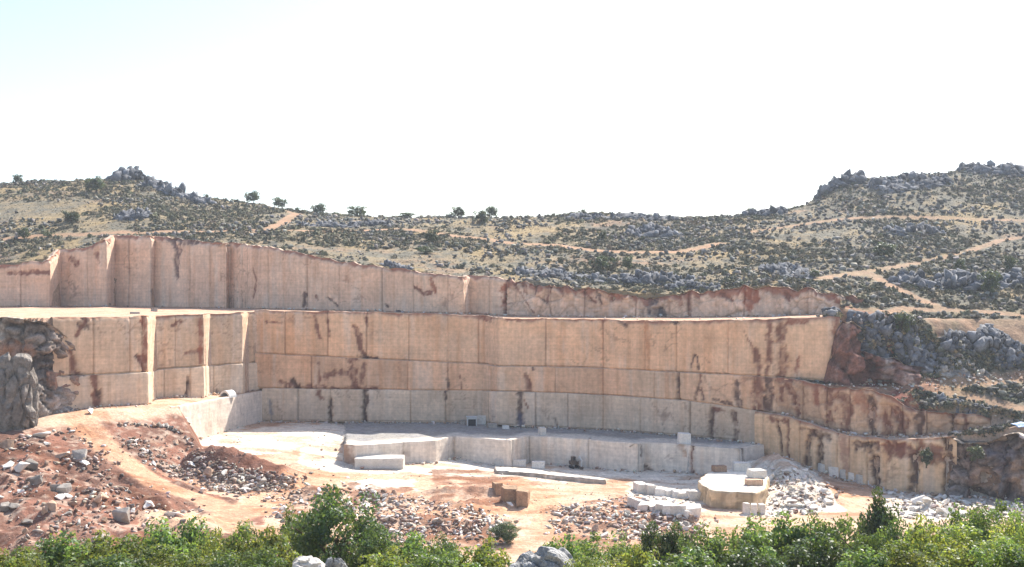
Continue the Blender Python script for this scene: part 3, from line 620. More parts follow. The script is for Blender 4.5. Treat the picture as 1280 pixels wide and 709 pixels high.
# right wall
RT = [(940, 514), (985, 522), (1030, 537), (1060, 546), (1120, 551), (1180, 548), (1240, 540), (1330, 528)]
RBm = [(940, 562), (960, 570), (985, 581), (1060, 607), (1120, 620), (1180, 625), (1240, 628), (1330, 632)]
rw = rock_wall('quarry_wall', sub(L_LOW, 944, 1196), RT, RBm, (.62, .44, .285), (.65, .50, .345), [954, 1000, 1047, 1062, 1084, 1146, 1182], [
    ([(972, 528), (977, 550), (978, 572)], .55, DK, .6), ([(964, 524), (980, 527)], .7, RB, .2), ([(986, 527), (985, 574)], .55, RB, .6), ([(1003, 535), (1018, 540)], 1.0, (.15, .07, .05), .4), ([(1011, 538), (1011, 560), (1009, 586)], .75, DK, .8), ([(1020, 540), (1034, 545)], 1.1, DK, .5), ([(1027, 545), (1025, 570), (1022, 592)], .8, DK, .9), ([(1054, 550), (1054, 598)], 1.2, (.40, .25, .18), .2), ([(1074, 556), (1098, 560)], 1.5, (.12, .07, .06), .6), ([(1086, 558), (1094, 575)], 1.7, (.11, .07, .06), .8), ([(1094, 575), (1095, 596), (1096, 618)], .9, (.08, .05, .05), 1.2),
    ([(1100, 557), (1124, 559)], 1.1, (.22, .09, .06), .4), ([(1122, 562), (1146, 570)], 1.9, (.17, .07, .055), .6), ([(1111, 555), (1112, 574)], .5, RB, .4), ([(1142, 572), (1142, 616)], 1.0, (.07, .045, .045), 1.2), ([(1152, 560), (1176, 566)], 1.6, (.27, .13, .09), .5), ([(1150, 572), (1180, 576)], 1.3, (.24, .13, .09), .5), ([(1184, 552), (1186, 624)], 1.2, DK, 1.2)],
    seed=9, redtop=.12, crumble=.35, undercut=.2, amp=.3, step=.34)
tag(rw, 'curving tan stone wall on the right with broad dark clay streaks', 'quarry wall')
MT = [(966, 474), (985, 475), (1030, 484), (1090, 488), (1112, 495), (1135, 511), (1150, 515), (1200, 517), (1240, 524)]
MB = [(966, 516), (985, 521), (1030, 533), (1060, 543), (1090, 549), (1150, 549), (1200, 546), (1240, 539)]
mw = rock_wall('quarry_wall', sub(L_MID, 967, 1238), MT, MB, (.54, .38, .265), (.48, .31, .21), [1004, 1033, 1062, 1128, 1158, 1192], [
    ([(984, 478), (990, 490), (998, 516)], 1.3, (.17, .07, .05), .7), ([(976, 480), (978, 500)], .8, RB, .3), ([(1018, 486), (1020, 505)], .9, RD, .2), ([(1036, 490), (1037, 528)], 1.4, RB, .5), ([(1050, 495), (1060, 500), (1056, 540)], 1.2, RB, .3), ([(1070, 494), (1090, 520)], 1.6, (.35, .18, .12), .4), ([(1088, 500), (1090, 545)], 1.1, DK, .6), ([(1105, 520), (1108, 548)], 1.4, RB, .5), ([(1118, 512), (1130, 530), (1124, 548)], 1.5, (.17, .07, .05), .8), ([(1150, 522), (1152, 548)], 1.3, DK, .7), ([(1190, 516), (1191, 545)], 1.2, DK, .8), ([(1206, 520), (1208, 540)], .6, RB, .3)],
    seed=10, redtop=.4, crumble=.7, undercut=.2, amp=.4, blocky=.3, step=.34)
tag(mw, 'ragged red-stained stone wall right of the main wall below a track', 'quarry wall')
# broken natural rock faces
BRN = (.22, .145, .105); BRN2 = (.25, .215, .185)
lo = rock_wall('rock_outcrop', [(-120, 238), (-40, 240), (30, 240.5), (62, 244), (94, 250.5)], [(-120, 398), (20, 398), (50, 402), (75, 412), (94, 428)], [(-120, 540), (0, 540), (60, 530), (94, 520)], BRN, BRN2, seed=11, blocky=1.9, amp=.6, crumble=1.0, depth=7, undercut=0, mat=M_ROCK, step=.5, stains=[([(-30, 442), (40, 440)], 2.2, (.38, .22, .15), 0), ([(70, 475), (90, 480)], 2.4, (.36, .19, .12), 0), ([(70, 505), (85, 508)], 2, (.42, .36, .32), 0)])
tag(lo, 'broad weathered brown rock face left of the stepped wall, under the ledge', 'rock outcrop')
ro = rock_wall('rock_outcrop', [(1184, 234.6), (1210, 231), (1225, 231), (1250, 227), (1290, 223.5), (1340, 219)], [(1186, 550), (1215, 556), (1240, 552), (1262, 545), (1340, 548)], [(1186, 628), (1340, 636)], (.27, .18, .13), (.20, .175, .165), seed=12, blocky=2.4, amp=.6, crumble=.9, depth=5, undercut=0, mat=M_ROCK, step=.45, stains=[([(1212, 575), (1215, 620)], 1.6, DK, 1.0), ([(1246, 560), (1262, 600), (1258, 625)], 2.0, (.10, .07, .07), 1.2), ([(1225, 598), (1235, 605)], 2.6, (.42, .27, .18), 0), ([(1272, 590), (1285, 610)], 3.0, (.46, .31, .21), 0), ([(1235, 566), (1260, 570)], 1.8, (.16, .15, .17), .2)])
tag(ro, 'dark cleft rock face closing the right end of the streaked wall', 'rock outcrop')
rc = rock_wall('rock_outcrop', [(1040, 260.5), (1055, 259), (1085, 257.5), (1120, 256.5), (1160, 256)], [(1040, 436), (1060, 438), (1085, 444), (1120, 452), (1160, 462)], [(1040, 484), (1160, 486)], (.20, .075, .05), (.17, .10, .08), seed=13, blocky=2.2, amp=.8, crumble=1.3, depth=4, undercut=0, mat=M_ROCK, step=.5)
tag(rc, 'deep red earthy cliff beneath the dark rocks right of the main wall', 'rock outcrop')

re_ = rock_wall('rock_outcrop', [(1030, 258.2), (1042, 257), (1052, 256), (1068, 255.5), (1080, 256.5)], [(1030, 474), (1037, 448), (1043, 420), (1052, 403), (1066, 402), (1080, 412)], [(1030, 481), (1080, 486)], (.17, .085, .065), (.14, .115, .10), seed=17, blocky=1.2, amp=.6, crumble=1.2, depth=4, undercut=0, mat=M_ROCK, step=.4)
tag(re_, 'ragged dark red rock where the main wall breaks off at its right end', 'rock outcrop')
# ------------------------------------------------------------------ loose rocks and blocks
def hull(seed, n=16, sx=1, sy=1, sz=1, p=2.6):
    rs = np.random.RandomState(seed); bm = bmesh.new()
    for _ in range(n):
        d = rs.normal(size=3); d /= (np.abs(d) ** p).sum() ** (1 / p); d *= .5 * rs.uniform(.82, 1.0)
        bm.verts.new((d[0] * sx, d[1] * sy, d[2] * sz))
    r = bmesh.ops.convex_hull(bm, input=bm.verts)
    bmesh.ops.delete(bm, geom=list({v for v in bm.verts if not v.link_faces}), context='VERTS')
    bmesh.ops.recalc_face_normals(bm, faces=bm.faces)
    zmin = min(v.co.z for v in bm.verts)
    for v in bm.verts: v.co.z -= zmin
    return bm
def boulder_mesh(seed, mat, sx, sy, sz):
    bm = hull(seed, 11, sx, sy, sz, 3.6)
    bmesh.ops.bevel(bm, geom=bm.edges[:], offset=.018, segments=1, affect='EDGES')
    return bm_mesh('boulder', bm, mat)
def block_mesh(seed, mat, L=1, W=1, H=1, rough=.05):
    rs = random.Random(seed); bm = bmesh.new(); bmesh.ops.create_cube(bm, size=1)
    for v in bm.verts:
        v.co = Vector((v.co.x * L * (1 + rs.uniform(-rough, rough)), v.co.y * W * (1 + rs.uniform(-rough, rough)), (v.co.z + .5) * H * (1 + (rs.uniform(-rough, rough) if v.co.z > 0 else 0))))
    bmesh.ops.bevel(bm, geom=bm.edges[:], offset=.05 * min(L, W, H), segments=2, affect='EDGES')
    bmesh.ops.subdivide_edges(bm, edges=[e for e in bm.edges if e.calc_length() > .35 * min(L, W, H)], cuts=2, use_grid_fill=True)
    for v in bm.verts:
        v.co += Vector((rs.uniform(-1, 1), rs.uniform(-1, 1), rs.uniform(-1, 1) if v.co.z > .05 else 0)) * .018 * min(L, W, H)
    return bm_mesh('marble_block', bm, mat)
B_WHITE = [boulder_mesh(100 + i, M_MARBLE, *d) for i, d in enumerate([(1, .8, .6), (1, .7, .75), (1.1, .7, .5), (.9, .9, .7), (1.2, .6, .45)])]
B_TAN = [boulder_mesh(200 + i, M_TANROCK, *d) for i, d in enumerate([(1, .8, .6), (1, .7, .75), (1.1, .7, .5), (.9, .9, .7)])]
B_GREY = [boulder_mesh(300 + i, M_GREYROCK, *d) for i, d in enumerate([(1, .8, .6), (1, .7, .75), (1.1, .7, .5), (.9, .9, .8)])]
K_WHITE = [block_mesh(i, M_MARBLE, *d) for i, d in enumerate([(1, 1, .9), (1.3, .9, .8), (1, 1, 1.1), (1.7, .9, .7)])]

def drop(px, py, y0=168):
    return hit(px, py, y0)
BOULDERS = []     # (object, px, py, size)
def boulder(px, py, size, kind='w', y0=168, rs=random, sink=.12, tilt=.35, name='boulder'):
    x, y, z = drop(px, py, y0)
    lib = {'w': B_WHITE, 't': B_TAN, 'g': B_GREY}[kind]
    o = link(name, rs.choice(lib), None, (x, y, z - sink * size), (rs.uniform(-tilt, tilt), rs.uniform(-tilt, tilt), rs.uniform(0, 6.28)), (size * rs.uniform(.85, 1.2), size * rs.uniform(.85, 1.2), size * rs.uniform(.8, 1.15)))
    return o

NW = {'boulder': 'boulder', 'rim_stone': 'stone', 'marble_chunk': 'marble chunk', 'bank_stone': 'stone'}
NAMES = {'w': 'white', 't': 'tan', 'g': 'grey'}
def inpoly(rs, poly):
    P = np.array(poly, float)
    while True:
        a = rs.uniform(P[:, 0].min(), P[:, 0].max()); b = rs.uniform(P[:, 1].min(), P[:, 1].max())
        if polymask(np.array([a]), np.array([b]), poly)[0]: return a, b
def heap(poly, n, kinds, smin, smax, where, group, seed, y0=168, line=None, name='boulder'):
    """a heap of separate boulders; the largest and the outermost ones get labels of their own"""
    rs = random.Random(seed); L = []
    for i in range(n):
        if line:
            t = i / max(n - 1, 1) * (len(line) - 1); k = min(int(t), len(line) - 2); u = t - k
            a = line[k][0] + (line[k + 1][0] - line[k][0]) * u + rs.uniform(-2, 2); b = line[k][1] + (line[k + 1][1] - line[k][1]) * u + rs.uniform(-1, 1)
        else: a, b = inpoly(rs, poly)
        kd = rs.choice(kinds); s = smin + (smax - smin) * rs.random() ** 2.2
        L.append([a, b, s, kd, boulder(a, b, s, kd, y0, rs, name=name)])
    used = set()
    def give(i, text):
        if i in used: return
        used.add(i); tag(L[i][4], f'{text} {NAMES[L[i][3]]} {NW[name]} {where}', NW[name], group)
    idx = range(n)
    give(max(idx, key=lambda i: L[i][2]), 'largest'); give(min(idx, key=lambda i: L[i][0]), 'leftmost'); give(max(idx, key=lambda i: L[i][0]), 'rightmost')
    if not line: give(min(idx, key=lambda i: L[i][1]), 'highest lying'); give(max(idx, key=lambda i: L[i][1]), 'lowest lying')
    for k in sorted(set(kinds)):
        ks = [i for i in idx if L[i][3] == k and i not in used]
        if ks and len(set(kinds)) > 1: give(max(ks, key=lambda i: L[i][2]), 'biggest')
    for i in idx:
        if i not in used:
            xs = sorted(l[0] for l in L); part = ('left part', 'middle', 'right part')[min(2, int(3 * (L[i][0] - xs[0]) / max(xs[-1] - xs[0], 1e-6)))]
            tag(L[i][4], f'smaller {NAMES[L[i][3]]} {NW[name]} {where}, {part}', NW[name], group)
    return L

heap([(5, 560), (60, 540), (110, 560), (170, 600), (230, 640), (180, 660), (110, 690), (20, 690), (0, 640)], 40, 'ttggw', 1.2, 4.4, 'on the red spoil slope left of the haul road', 'boulders on the spoil slope', 1)
heap(None, 24, 'wgt', 1.0, 2.0, 'in the stony bank under the left sandy bench', 'boulders in the bank under the left bench', 13, 200, [(152, 532), (180, 533), (205, 535), (226, 542)], 'bank_stone')
heap([(150, 548), (238, 548), (255, 570), (300, 594), (370, 598), (365, 612), (300, 618), (245, 608), (190, 585)], 56, 'wwttg', .9, 2.6, 'in the heap between haul road and pale side wall', 'boulders in the heap beside the haul road', 2)
heap([(442, 610), (500, 620), (560, 648), (640, 650), (640, 672), (540, 685), (450, 680)], 56, 'wwwtt', .9, 2.5, 'in the central waste heap behind the green trees', 'boulders in the central waste heap', 3)
heap([(690, 640), (780, 625), (800, 640), (870, 650), (880, 665), (780, 680), (690, 662)], 38, 'wwttg', .9, 2.4, 'in the scree below the two rows of white blocks', 'boulders in the scree below the block rows', 4)
heap([(940, 600), (985, 592), (1050, 618), (1045, 632), (1000, 648), (945, 645)], 54, 'wwww', 1.2, 2.9, 'in the white heap right of the ochre stone bench', 'marble chunks in the white heap', 5, name='marble_chunk')
heap([(330, 632), (370, 620), (395, 630), (385, 655), (335, 655)], 14, 'wwg', 1.0, 2.4, 'in the small heap left of the tall dark tree', 'boulders in the small heap by the tall tree', 6)
heap([(1110, 626), (1180, 628), (1280, 632), (1285, 645), (1180, 650), (1100, 640)], 36, 'wwww', 1.4, 3.4, 'in the bright strewn row under the right wall', 'marble chunks strewn under the right wall', 7, name='marble_chunk')
heap(None, 22, 'ww', .5, 1.3, 'lined along the rim of the main wall', 'stones along the rim of the main wall', 8, 250, [(748, 399), (800, 399.5), (860, 400), (920, 399), (965, 397)], 'rim_stone')
heap(None, 14, 'wwt', .5, 1.2, 'on the ledge above the red-stained wall', 'stones along the upper right ledge', 9, 235, [(1030, 484), (1080, 487), (1150, 485)], 'rim_stone')
heap(None, 16, 'wwt', .5, 1.2, 'along the rim of the streaked right wall', 'stones along the rim of the right wall', 10, 225, [(1000, 530), (1060, 546), (1120, 550), (1180, 546), (1230, 540)], 'rim_stone')
heap([(735, 574), (770, 573), (778, 586), (735, 586)], 9, 'gg', .8, 1.6, 'in the shaded heap below the low pale wall', 'boulders in the shaded heap', 11)
heap([(160, 635), (215, 630), (265, 640), (260, 655), (165, 655)], 10, 'wwg', 1.2, 2.6, 'in the pale heap at the foot of the spoil slope', 'boulders at the foot of the spoil slope', 12)
heap([(960, 578), (1000, 584), (1040, 606), (1050, 616), (985, 592), (945, 598)], 18, 'www', .9, 2.2, 'on the pale mound behind the white heap', 'marble chunks on the pale mound', 14, name='marble_chunk')
heap([(775, 618), (870, 622), (872, 634), (790, 632)], 22, 'wwww', .9, 2.0, 'between the two stacked rows of white blocks', 'marble chunks between the block rows', 15, name='marble_chunk')
heap([(1110, 618), (1285, 626), (1285, 634), (1120, 630)], 34, 'wwww', 1.1, 2.9, 'close to the foot of the right wall', 'marble chunks close to the right wall foot', 16, name='marble_chunk')
heap([(385, 560), (432, 560), (440, 600), (420, 612), (395, 590)], 10, 'wt', .6, 1.3, 'on the pale floor left of the long flat slab', 'chunks on the pale floor', 17, name='marble_chunk')
heap([(430, 625), (470, 618), (500, 628), (480, 645), (440, 648)], 12, 'wwww', 1.2, 2.8, 'just right of the tall dark tree', 'marble slabs right of the tall tree', 18, name='marble_chunk')
def one(px, py, size, kind, label, y0=168):
    return tag(boulder(px, py, size, kind, y0, sink=.08, tilt=.15), label, 'boulder')
one(52, 547, 3.2, 'w', 'flat white boulder lying high on the spoil slope by the brown rock')
one(45, 607, 3.0, 'g', 'long pale grey boulder casting a shadow midway down the spoil slope')
one(33, 657, 3.0, 'g', 'upright grey boulder low on the spoil slope with a long shadow')
one(6, 640, 3.2, 'g', 'rounded grey boulder at the left end of the spoil slope')
one(80, 618, 3.4, 'g', 'big shaded grey boulder in the hollow of the red spoil slope')
one(130, 624, 2.6, 't', 'tan boulder beside the hollow in the red spoil slope')
one(113, 518, 2.0, 'w', 'pale boulder on the sandy bench at the top of the haul road')
one(255, 617, 2.6, 'w', 'pale angular boulder at the inner bend of the haul road')
one(1092, 277, 2.2, 'w', 'single white boulder beside the red track high on the right hill', 300)
one(1068, 545, 2.0, 'w', 'white boulder perched on the rim where the right wall turns', 225)
one(1245, 532, 1.8, 'w', 'white flat-topped boulder at the end of the right-hand ledge', 225)
# big foreground boulder
def big_boulder(name, px, pytop, Y, w, h, seed, label, mat):
    bm = bmesh.new(); bmesh.ops.create_icosphere(bm, subdivisions=5, radius=1)
    P = np.array([v.co[:] for v in bm.verts]); P = np.sign(P) * np.abs(P) ** .8
    cv, e = worley(P[:, 0] * 1.3 + seed, P[:, 1] * 1.3, P[:, 2] * 1.5, seed); d = 1 + .42 * (cv - .5) - .22 * sstep(.16, 0, e) + .14 * fbm(P[:, 0] * 1.2 + seed, P[:, 1] * 1.2, P[:, 2] * 1.2, 4, seed) + .05 * fbm(P[:, 0] * 5, P[:, 1] * 5, P[:, 2] * 5, 3, seed)
    P = P * d[:, None] * (w / 2, w / 2.4, h / 2)
    for v, p in zip(bm.verts, P): v.co = p
    x = float(X_(px, Y)); z = float(Z_(pytop, Y)) - h / 2
    me = bm_mesh(name, bm, mat)
    return tag(link(name, me, None, (x, Y, z)), label, 'boulder')
big_boulder('boulder', 678, 690, 62, 3.6, 4.2, 3, 'weathered grey limestone boulder among the foreground trees, bottom centre', M_LICHEN)
big_boulder('boulder', 386, 697, 70, 2.2, 2.0, 5, 'whitish boulder under the tall dark tree at the bottom edge', M_MARBLE)
big_boulder('boulder', 418, 701, 69, 1.7, 3.0, 6, 'shaded lower boulder beside the whitish one under the tall tree', M_LICHEN)
big_boulder('boulder', 20, 449, 231, 9.2, 18, 8, 'grey upright rock tower in front of the brown rock face, far left', M_CRAG)

def block(px, py, L, W, H, label, group=None, rz=0., y0=168, mat=None, seed=None, z=None, Y=None, rough=.07):
    x, y, zz = drop(px, py, y0) if Y is None else (float(X_(px, Y)), Y, float(sample(GZ, X_(px, Y), Y)))
    me = block_mesh(seed if seed is not None else int(px * 7 + py), mat or M_MARBLE, L, W, H, rough)
    return tag(link('marble_block', me, None, (x, y + W / 2, (zz if z is None else z) - .08), (0, 0, rz)), label, 'stone block', group)
g = 'white blocks in front of the ochre bench'
block(934, 637, 1.05, 1.5, 2.2, 'left cube of the three white blocks in front of the ochre bench', g, .1, Y=212.8); block(943.5, 638, 1.05, 1.5, 2.1, 'middle of the three white blocks in front of the ochre bench', g, -.1, Y=212.5); block(953, 638.5, 1.05, 1.4, 2.0, 'right cube of the three white blocks in front of the ochre bench', g, .2, Y=213)
g = 'blocks at the foot of the right wall'
for i, (a, b, l, h, t) in enumerate([(1030, 592, 1.8, 2.0, 'leftmost shaded grey block at the foot of the right wall'), (1043, 597, 2.1, 2.3, 'second shaded grey block from the left under the right wall'), (1056, 600, 1.9, 2.3, 'third shaded grey block from the left under the right wall'), (1067, 603, 1.9, 2.1, 'fourth shaded grey block under the right wall, before a gap'), (1076, 605.5, 1.6, 2.0, 'fifth shaded grey block under the right wall, before the clay streak'), (1090, 608, 1.5, 1.2, 'small low block under the dark clay streak of the right wall'), (1117, 613, 2.4, 2.3, 'wide pale block under the arched panel of the right wall'), (1131, 615, 1.7, 2.1, 'narrow white block right of the wide one by the arched panel')]):
    block(a, b, l, 1.6, h, t, g, .3 * (-1) ** i * .5)
g = 'blocks on the low stone ledge'
block(628, 583, 3.6, 1.8, 1.7, 'left block of three on the low stone ledge', g); block(649, 584, 3.4, 1.8, 1.6, 'middle block of three on the low stone ledge', g); block(673, 586.5, 3.2, 1.8, 1.7, 'right block of three on the low stone ledge', g)
block(473, 587, 11.0, 4.5, 2.6, 'long flat tan slab lying before the left end of the low pale wall')
block(446, 583, 1.4, 3.0, 2.0, 'small brown stub of stone left of the long flat slab', None, .2, mat=M_TANROCK)
block(856, 556, 2.8, 1.8, 2.6, 'pale cube block on the upper floor above the low wall', None, .2, y0=255); block(678, 545, 1.6, 1.4, 2.0, 'small pale block at the rim of the upper floor, centre', None, .4, y0=262)
block(955, 513, 1.8, 1.6, 2.6, 'small white block in the dark cleft beside the main wall', None, .1, y0=255)
block(545, 390.5, 3.4, 2.0, 1.9, 'pale pair block on the rim of the main wall, left centre', None, .05, y0=290)
block(192, 390.0, 1.8, 1.2, 1.1, 'small grey block on the sandy ledge above the left wall', None, .2, y0=262, mat=M_GREYROCK); block(168, 393, 2.4, .9, .6, 'low grey slab on the sandy ledge above the left wall', None, .1, y0=252, mat=M_GREYROCK)
block(900, 593.5, 2.8, 2.0, 1.4, 'tan block on the far rim of the ochre stone bench', None, .2, mat=M_TANROCK, z=CZ - 41.3, Y=240)
block(928, 589, 3.6, 2, 2.0, 'pale oblong block behind the ochre stone bench', None, 0, z=CZ - 41.3, Y=241); block(948, 593, 3.2, 3, 1.6, 'pale square block behind the ochre stone bench', None, .3, mat=M_MARBLE, z=CZ - 41.1, Y=232); block(944, 607, 3.4, 2, 1.2, 'low tan block on top of the ochre stone bench', None, .1, mat=M_TANROCK, z=CZ - 41.3, Y=224)
block(654, 634, 2.4, 3.0, 3.1, 'upright brown stone block beside the red track, taller one', None, -.1, mat=M_BROWN, rough=.16); block(638, 629, 3.2, 3.0, 2.9, 'lower brown stone block left of the tall brown one', None, .15, mat=M_BROWN, rough=.16); block(622, 620, 1.8, 3.0, 2.2, 'dark brown rough block at the left of the brown pair', None, .3, mat=M_BROWN, rough=.16)
one(636, 634, 2.2, 'w', 'white boulder at the foot of the brown stone blocks')
g = 'two rows of stacked white blocks'
rr = random.Random(5)
ORD = ['first', 'second', 'third', 'fourth', 'fifth', 'sixth', 'seventh', 'eighth', 'ninth', 'tenth']
for r_, (xa, ya, xb, yb, n, nm) in enumerate([(803, 617, 868, 626, 7, 'upper'), (797, 637, 870, 650, 8, 'lower')]):
    for i in range(n):
        t = i / (n - 1); block(xa + (xb - xa) * t, ya + (yb - ya) * t + rr.uniform(-.8, .8), rr.uniform(1.8, 2.6), rr.uniform(2.5, 4.5), rr.uniform(1.1, 1.9), f'{ORD[i]} rough white block from the left in the {nm} stacked row', g, rr.uniform(-.5, .5), seed=900 + r_ * 20 + i, rough=.2)

# ochre remnant bench and the long low ledge
def prism(name, plan, ztop, zbot, mat, col=None, seed=0, cap=(.74, .68, .58)):
    pts = []
    for (a, b), (c, d) in zip(plan, plan[1:] + plan[:1]):
        L = math.hypot(c - a, d - b); n = max(1, int(L / .5))
        for k in range(n): pts.append((a + (c - a) * k / n, b + (d - b) * k / n))
    pts = np.array(pts); n = len(pts); cen = pts.mean(0)
    rows = []; cols = []; nr = max(2, int((ztop - zbot) / .4))
    dirv = pts - cen; dirv /= np.linalg.norm(dirv, axis=1)[:, None]
    for k in range(nr + 1):
        z = zbot + (ztop - zbot) * k / nr
        cvp, ep = worley(pts[:, 0] * .5, pts[:, 1] * .5, np.full(n, z * .45), seed + 7); d = .35 * fbm(pts[:, 0] * .4, pts[:, 1] * .4, np.full(n, z * .3), 4, seed) + .4 * (cvp - .5) - .2 * sstep(.1, 0, ep) - (.15 if k == nr else 0)
        zz = z + (.4 * fbm(pts[:, 0] * .5, pts[:, 1] * .5, octv=3, seed=seed + 1) if k == nr else 0)
        rows.append(np.c_[pts + dirv * d[:, None], np.full(n, 1.) * zz])
        st = fbm(np.arange(n) * .8, np.full(n, z * .06), octv=3, seed=seed + 2)
        cols.append(np.array(col)[None] * (1 + .45 * st[:, None]) * (1 + .5 * (cvp - .5))[:, None])
    for sc_, in ((.94,), (.6,), (.02,)):
        rows.append(np.c_[cen + (pts - cen) * sc_, np.full(n, ztop) + .06 * fbm(pts[:, 0] * sc_, pts[:, 1] * sc_, octv=2, seed=seed + 3)]); cols.append(np.zeros((n, 3)) + cap)
    V = np.concatenate(rows); c = np.concatenate(cols); m = len(rows)
    idx = np.arange(m * n).reshape(m, n); nx = np.roll(idx, -1, 1)
    q = np.stack([idx[:-1], nx[:-1], nx[1:], idx[1:]], -1).reshape(-1, 4)
    return link(name, mesh_np(name, V, q, c, np.c_[np.tile(np.arange(n) * .5, m), V[:, 2]], mat, False))
pp = lambda l: [(float(X_(p, y)), y) for p, y in l]
oc = prism('stone_bench', pp([(872, 229), (879, 223.5), (889, 219.5), (905, 217.5), (944, 216.5), (957, 220), (963, 238), (935, 246), (900, 244), (884, 240)]), CZ - 41.3, CZ - 45.4, M_WALL, (.52, .385, .245), 3)
tag(oc, 'isolated ochre stone bench with a flat white top on the quarry floor', 'stone bench')
le = prism('stone_ledge', pp([(618, 255), (660, 252.5), (700, 248), (758, 243), (757, 245), (700, 252), (660, 258), (618, 261)]), CZ - 43.5, CZ - 45.2, M_WALL, (.50, .42, .34), 5)
tag(le, 'long low stone ledge crossing the pale lower floor, centre', 'stone ledge')

# ------------------------------------------------------------------ scattered stuff
def templ_rocks(n, base, sx=1, sy=1, sz=.8, pts=9):
    out = []
    for i in range(n):
        bm = hull(base + i, pts, sx, sy, sz); bmesh.ops.triangulate(bm, faces=bm.faces); bm.verts.index_update()
        out.append((np.array([v.co[:] for v in bm.verts]), np.array([[v.index for v in f.verts] for f in bm.faces]))); bm.free()
    return out
def templ_shrub(n, base, k=26):
    out = []
    for i in range(n):
        rs = np.random.RandomState(base + i); V = []; Fc = []
        for j in range(k):
            d = rs.normal(size=3); d[2] = abs(d[2]); d /= np.linalg.norm(d); c = d * rs.uniform(.25, .5) * (1, 1, .85) + rs.normal(size=3) * .04
            a = rs.normal(size=3); a /= np.linalg.norm(a); b = np.cross(d, a); s = rs.uniform(.14, .26)
            V += [c + a * s, c - a * s * .5 + b * s, c - a * s * .5 - b * s]; Fc.append([3 * j, 3 * j + 1, 3 * j + 2])
        out.append((np.array(V), np.array(Fc)))
    return out
def scatter(name, T, P, S, C, seed=0, mat=None, flatten=1., tilt=.3):
    rs = np.random.RandomState(seed); n = len(P); k = rs.randint(0, len(T), n); Vs, Fs, Cs = [], [], []; off = 0
    for t in range(len(T)):
        w = np.where(k == t)[0]
        if not len(w): continue
        V, Fc = T[t]; a = rs.uniform(0, 6.283, len(w)); tx = rs.normal(size=len(w)) * tilt; ca, sa = np.cos(a), np.sin(a)
        v = V[None] * (S[w][:, None, None] * rs.uniform(.75, 1.3, (len(w), 1, 3)) * np.array((1, 1, flatten)))
        x = v[..., 0]; z = v[..., 2]; ct, st = np.cos(tx)[:, None], np.sin(tx)[:, None]
        x, z = x * ct - z * st, x * st + z * ct
        y = v[..., 1]
        v = np.stack([x * ca[:, None] - y * sa[:, None], x * sa[:, None] + y * ca[:, None], z], -1) + P[w][:, None]
        f = Fc[None] + (np.arange(len(w)) * len(V))[:, None, None] + off
        Vs.append(v.reshape(-1, 3)); Fs.append(f.reshape(-1, 3)); Cs.append(np.repeat(C[w], len(V), 0)); off += len(w) * len(V)
    return struct(link(name, mesh_np(name, np.concatenate(Vs), np.concatenate(Fs), np.concatenate(Cs), None, mat or M_SCAT)), 'stuff')
TR = templ_rocks(10, 500); TRV = templ_rocks(8, 540, 1, .8, 1.1, 11); TRF = templ_rocks(10, 520, 1.25, .8, .5, 8); TS = templ_shrub(8, 600)
def on_ground(x, y): return np.stack([x, y, sample(GZ, x, y)], -1)
def regat(x, y):
    i = np.clip(np.searchsorted(XA, x) - 1, 0, len(XA) - 2); j = np.clip(np.searchsorted(YA, y) - 1, 0, len(YA) - 2); return GR[j, i]
def col_var(n, base, var, rs): return np.clip(np.array(base)[None] * (1 + rs.uniform(-var, var, (n, 1))) * (1 + rs.uniform(-.06, .06, (n, 3))), .01, .9)

def hill_points(n, thr, scale, seed, bias=None):
    rs = np.random.RandomState(seed); y = rs.uniform(243, 530, n * 4); px = rs.uniform(-60, 1340, n * 4); x = X_(px, y)
    keep = rs.uniform(0, 1, len(y)) < (y / 530)
    r = regat(x, y); keep &= ((r == 5) | (r == 6)) & (pathmask(x, y, ROADS_ALL) < .25)
    d = fbm(x * scale, y * scale, octv=4, seed=seed); 
    if bias is not None: d = d + bias(px, PY(sample(GZ, x, y), y), x, y)
    keep &= (d + rs.normal(size=len(y)) * .12) > thr
    x, y = x[keep][:n], y[keep][:n]; return x, y, rs
def rockbias(px, py, x, y):
    b = .22 * sstep(1000, 1080, px) + .25 * sstep(40, 8, y - yl(L_UPPER, px)) * sstep(380, 480, px) - .15 * sstep(300, 150, px) * sstep(310, 290, py)
    b = b + .3 * ((px > 1040) & (y < 300))
    return b
x, y, rs = hill_points(17000, .05, .045, 71, rockbias)
scatter('limestone_scree', TR, on_ground(x, y) - (0, 0, .15), .5 + 1.8 * rs.uniform(0, 1, len(x)) ** 2.5, col_var(len(x), (.19, .175, .15), .5, rs), 1, M_SCAT)
x, y, rs = hill_points(26000, -.08, .035, 81, lambda a, b, c, d: .1 * sstep(900, 1100, a) + .1 * fbm(c * .2, d * .2, octv=2, seed=83))
cs = np.where(rs.uniform(0, 1, (len(x), 1)) < .6, col_var(len(x), (.135, .128, .08), .3, rs), col_var(len(x), (.22, .185, .12), .3, rs))
scatter('dry_scrub', TS, on_ground(x, y) - (0, 0, .1), .7 + 2.2 * rs.uniform(0, 1, len(x)) ** 2.6, cs, 2, M_SCAT)
def photo_points(polys, n, seed, y0=168):
    rs = random.Random(seed); o = []
    for p, w in polys:
        for _ in range(int(n * w)):
            a, b = inpoly(rs, p); o.append(drop(a + rs.gauss(0, 8), b + rs.gauss(0, 2.5), y0))
    return np.array(o)
FLK = [([(1040, 402), (1285, 402), (1285, 474), (1120, 478), (1120, 445), (1050, 430)], .7), ([(1135, 490), (1285, 480), (1285, 535), (1240, 522), (1150, 512)], .2), ([(1190, 545), (1285, 530), (1285, 545), (1240, 552)], .1)]
P = photo_points(FLK, 1300, 91, 232); P = P[pathmask(P[:, 0], P[:, 1], ROADS_ALL, .6) < .2]; rs = np.random.RandomState(91)
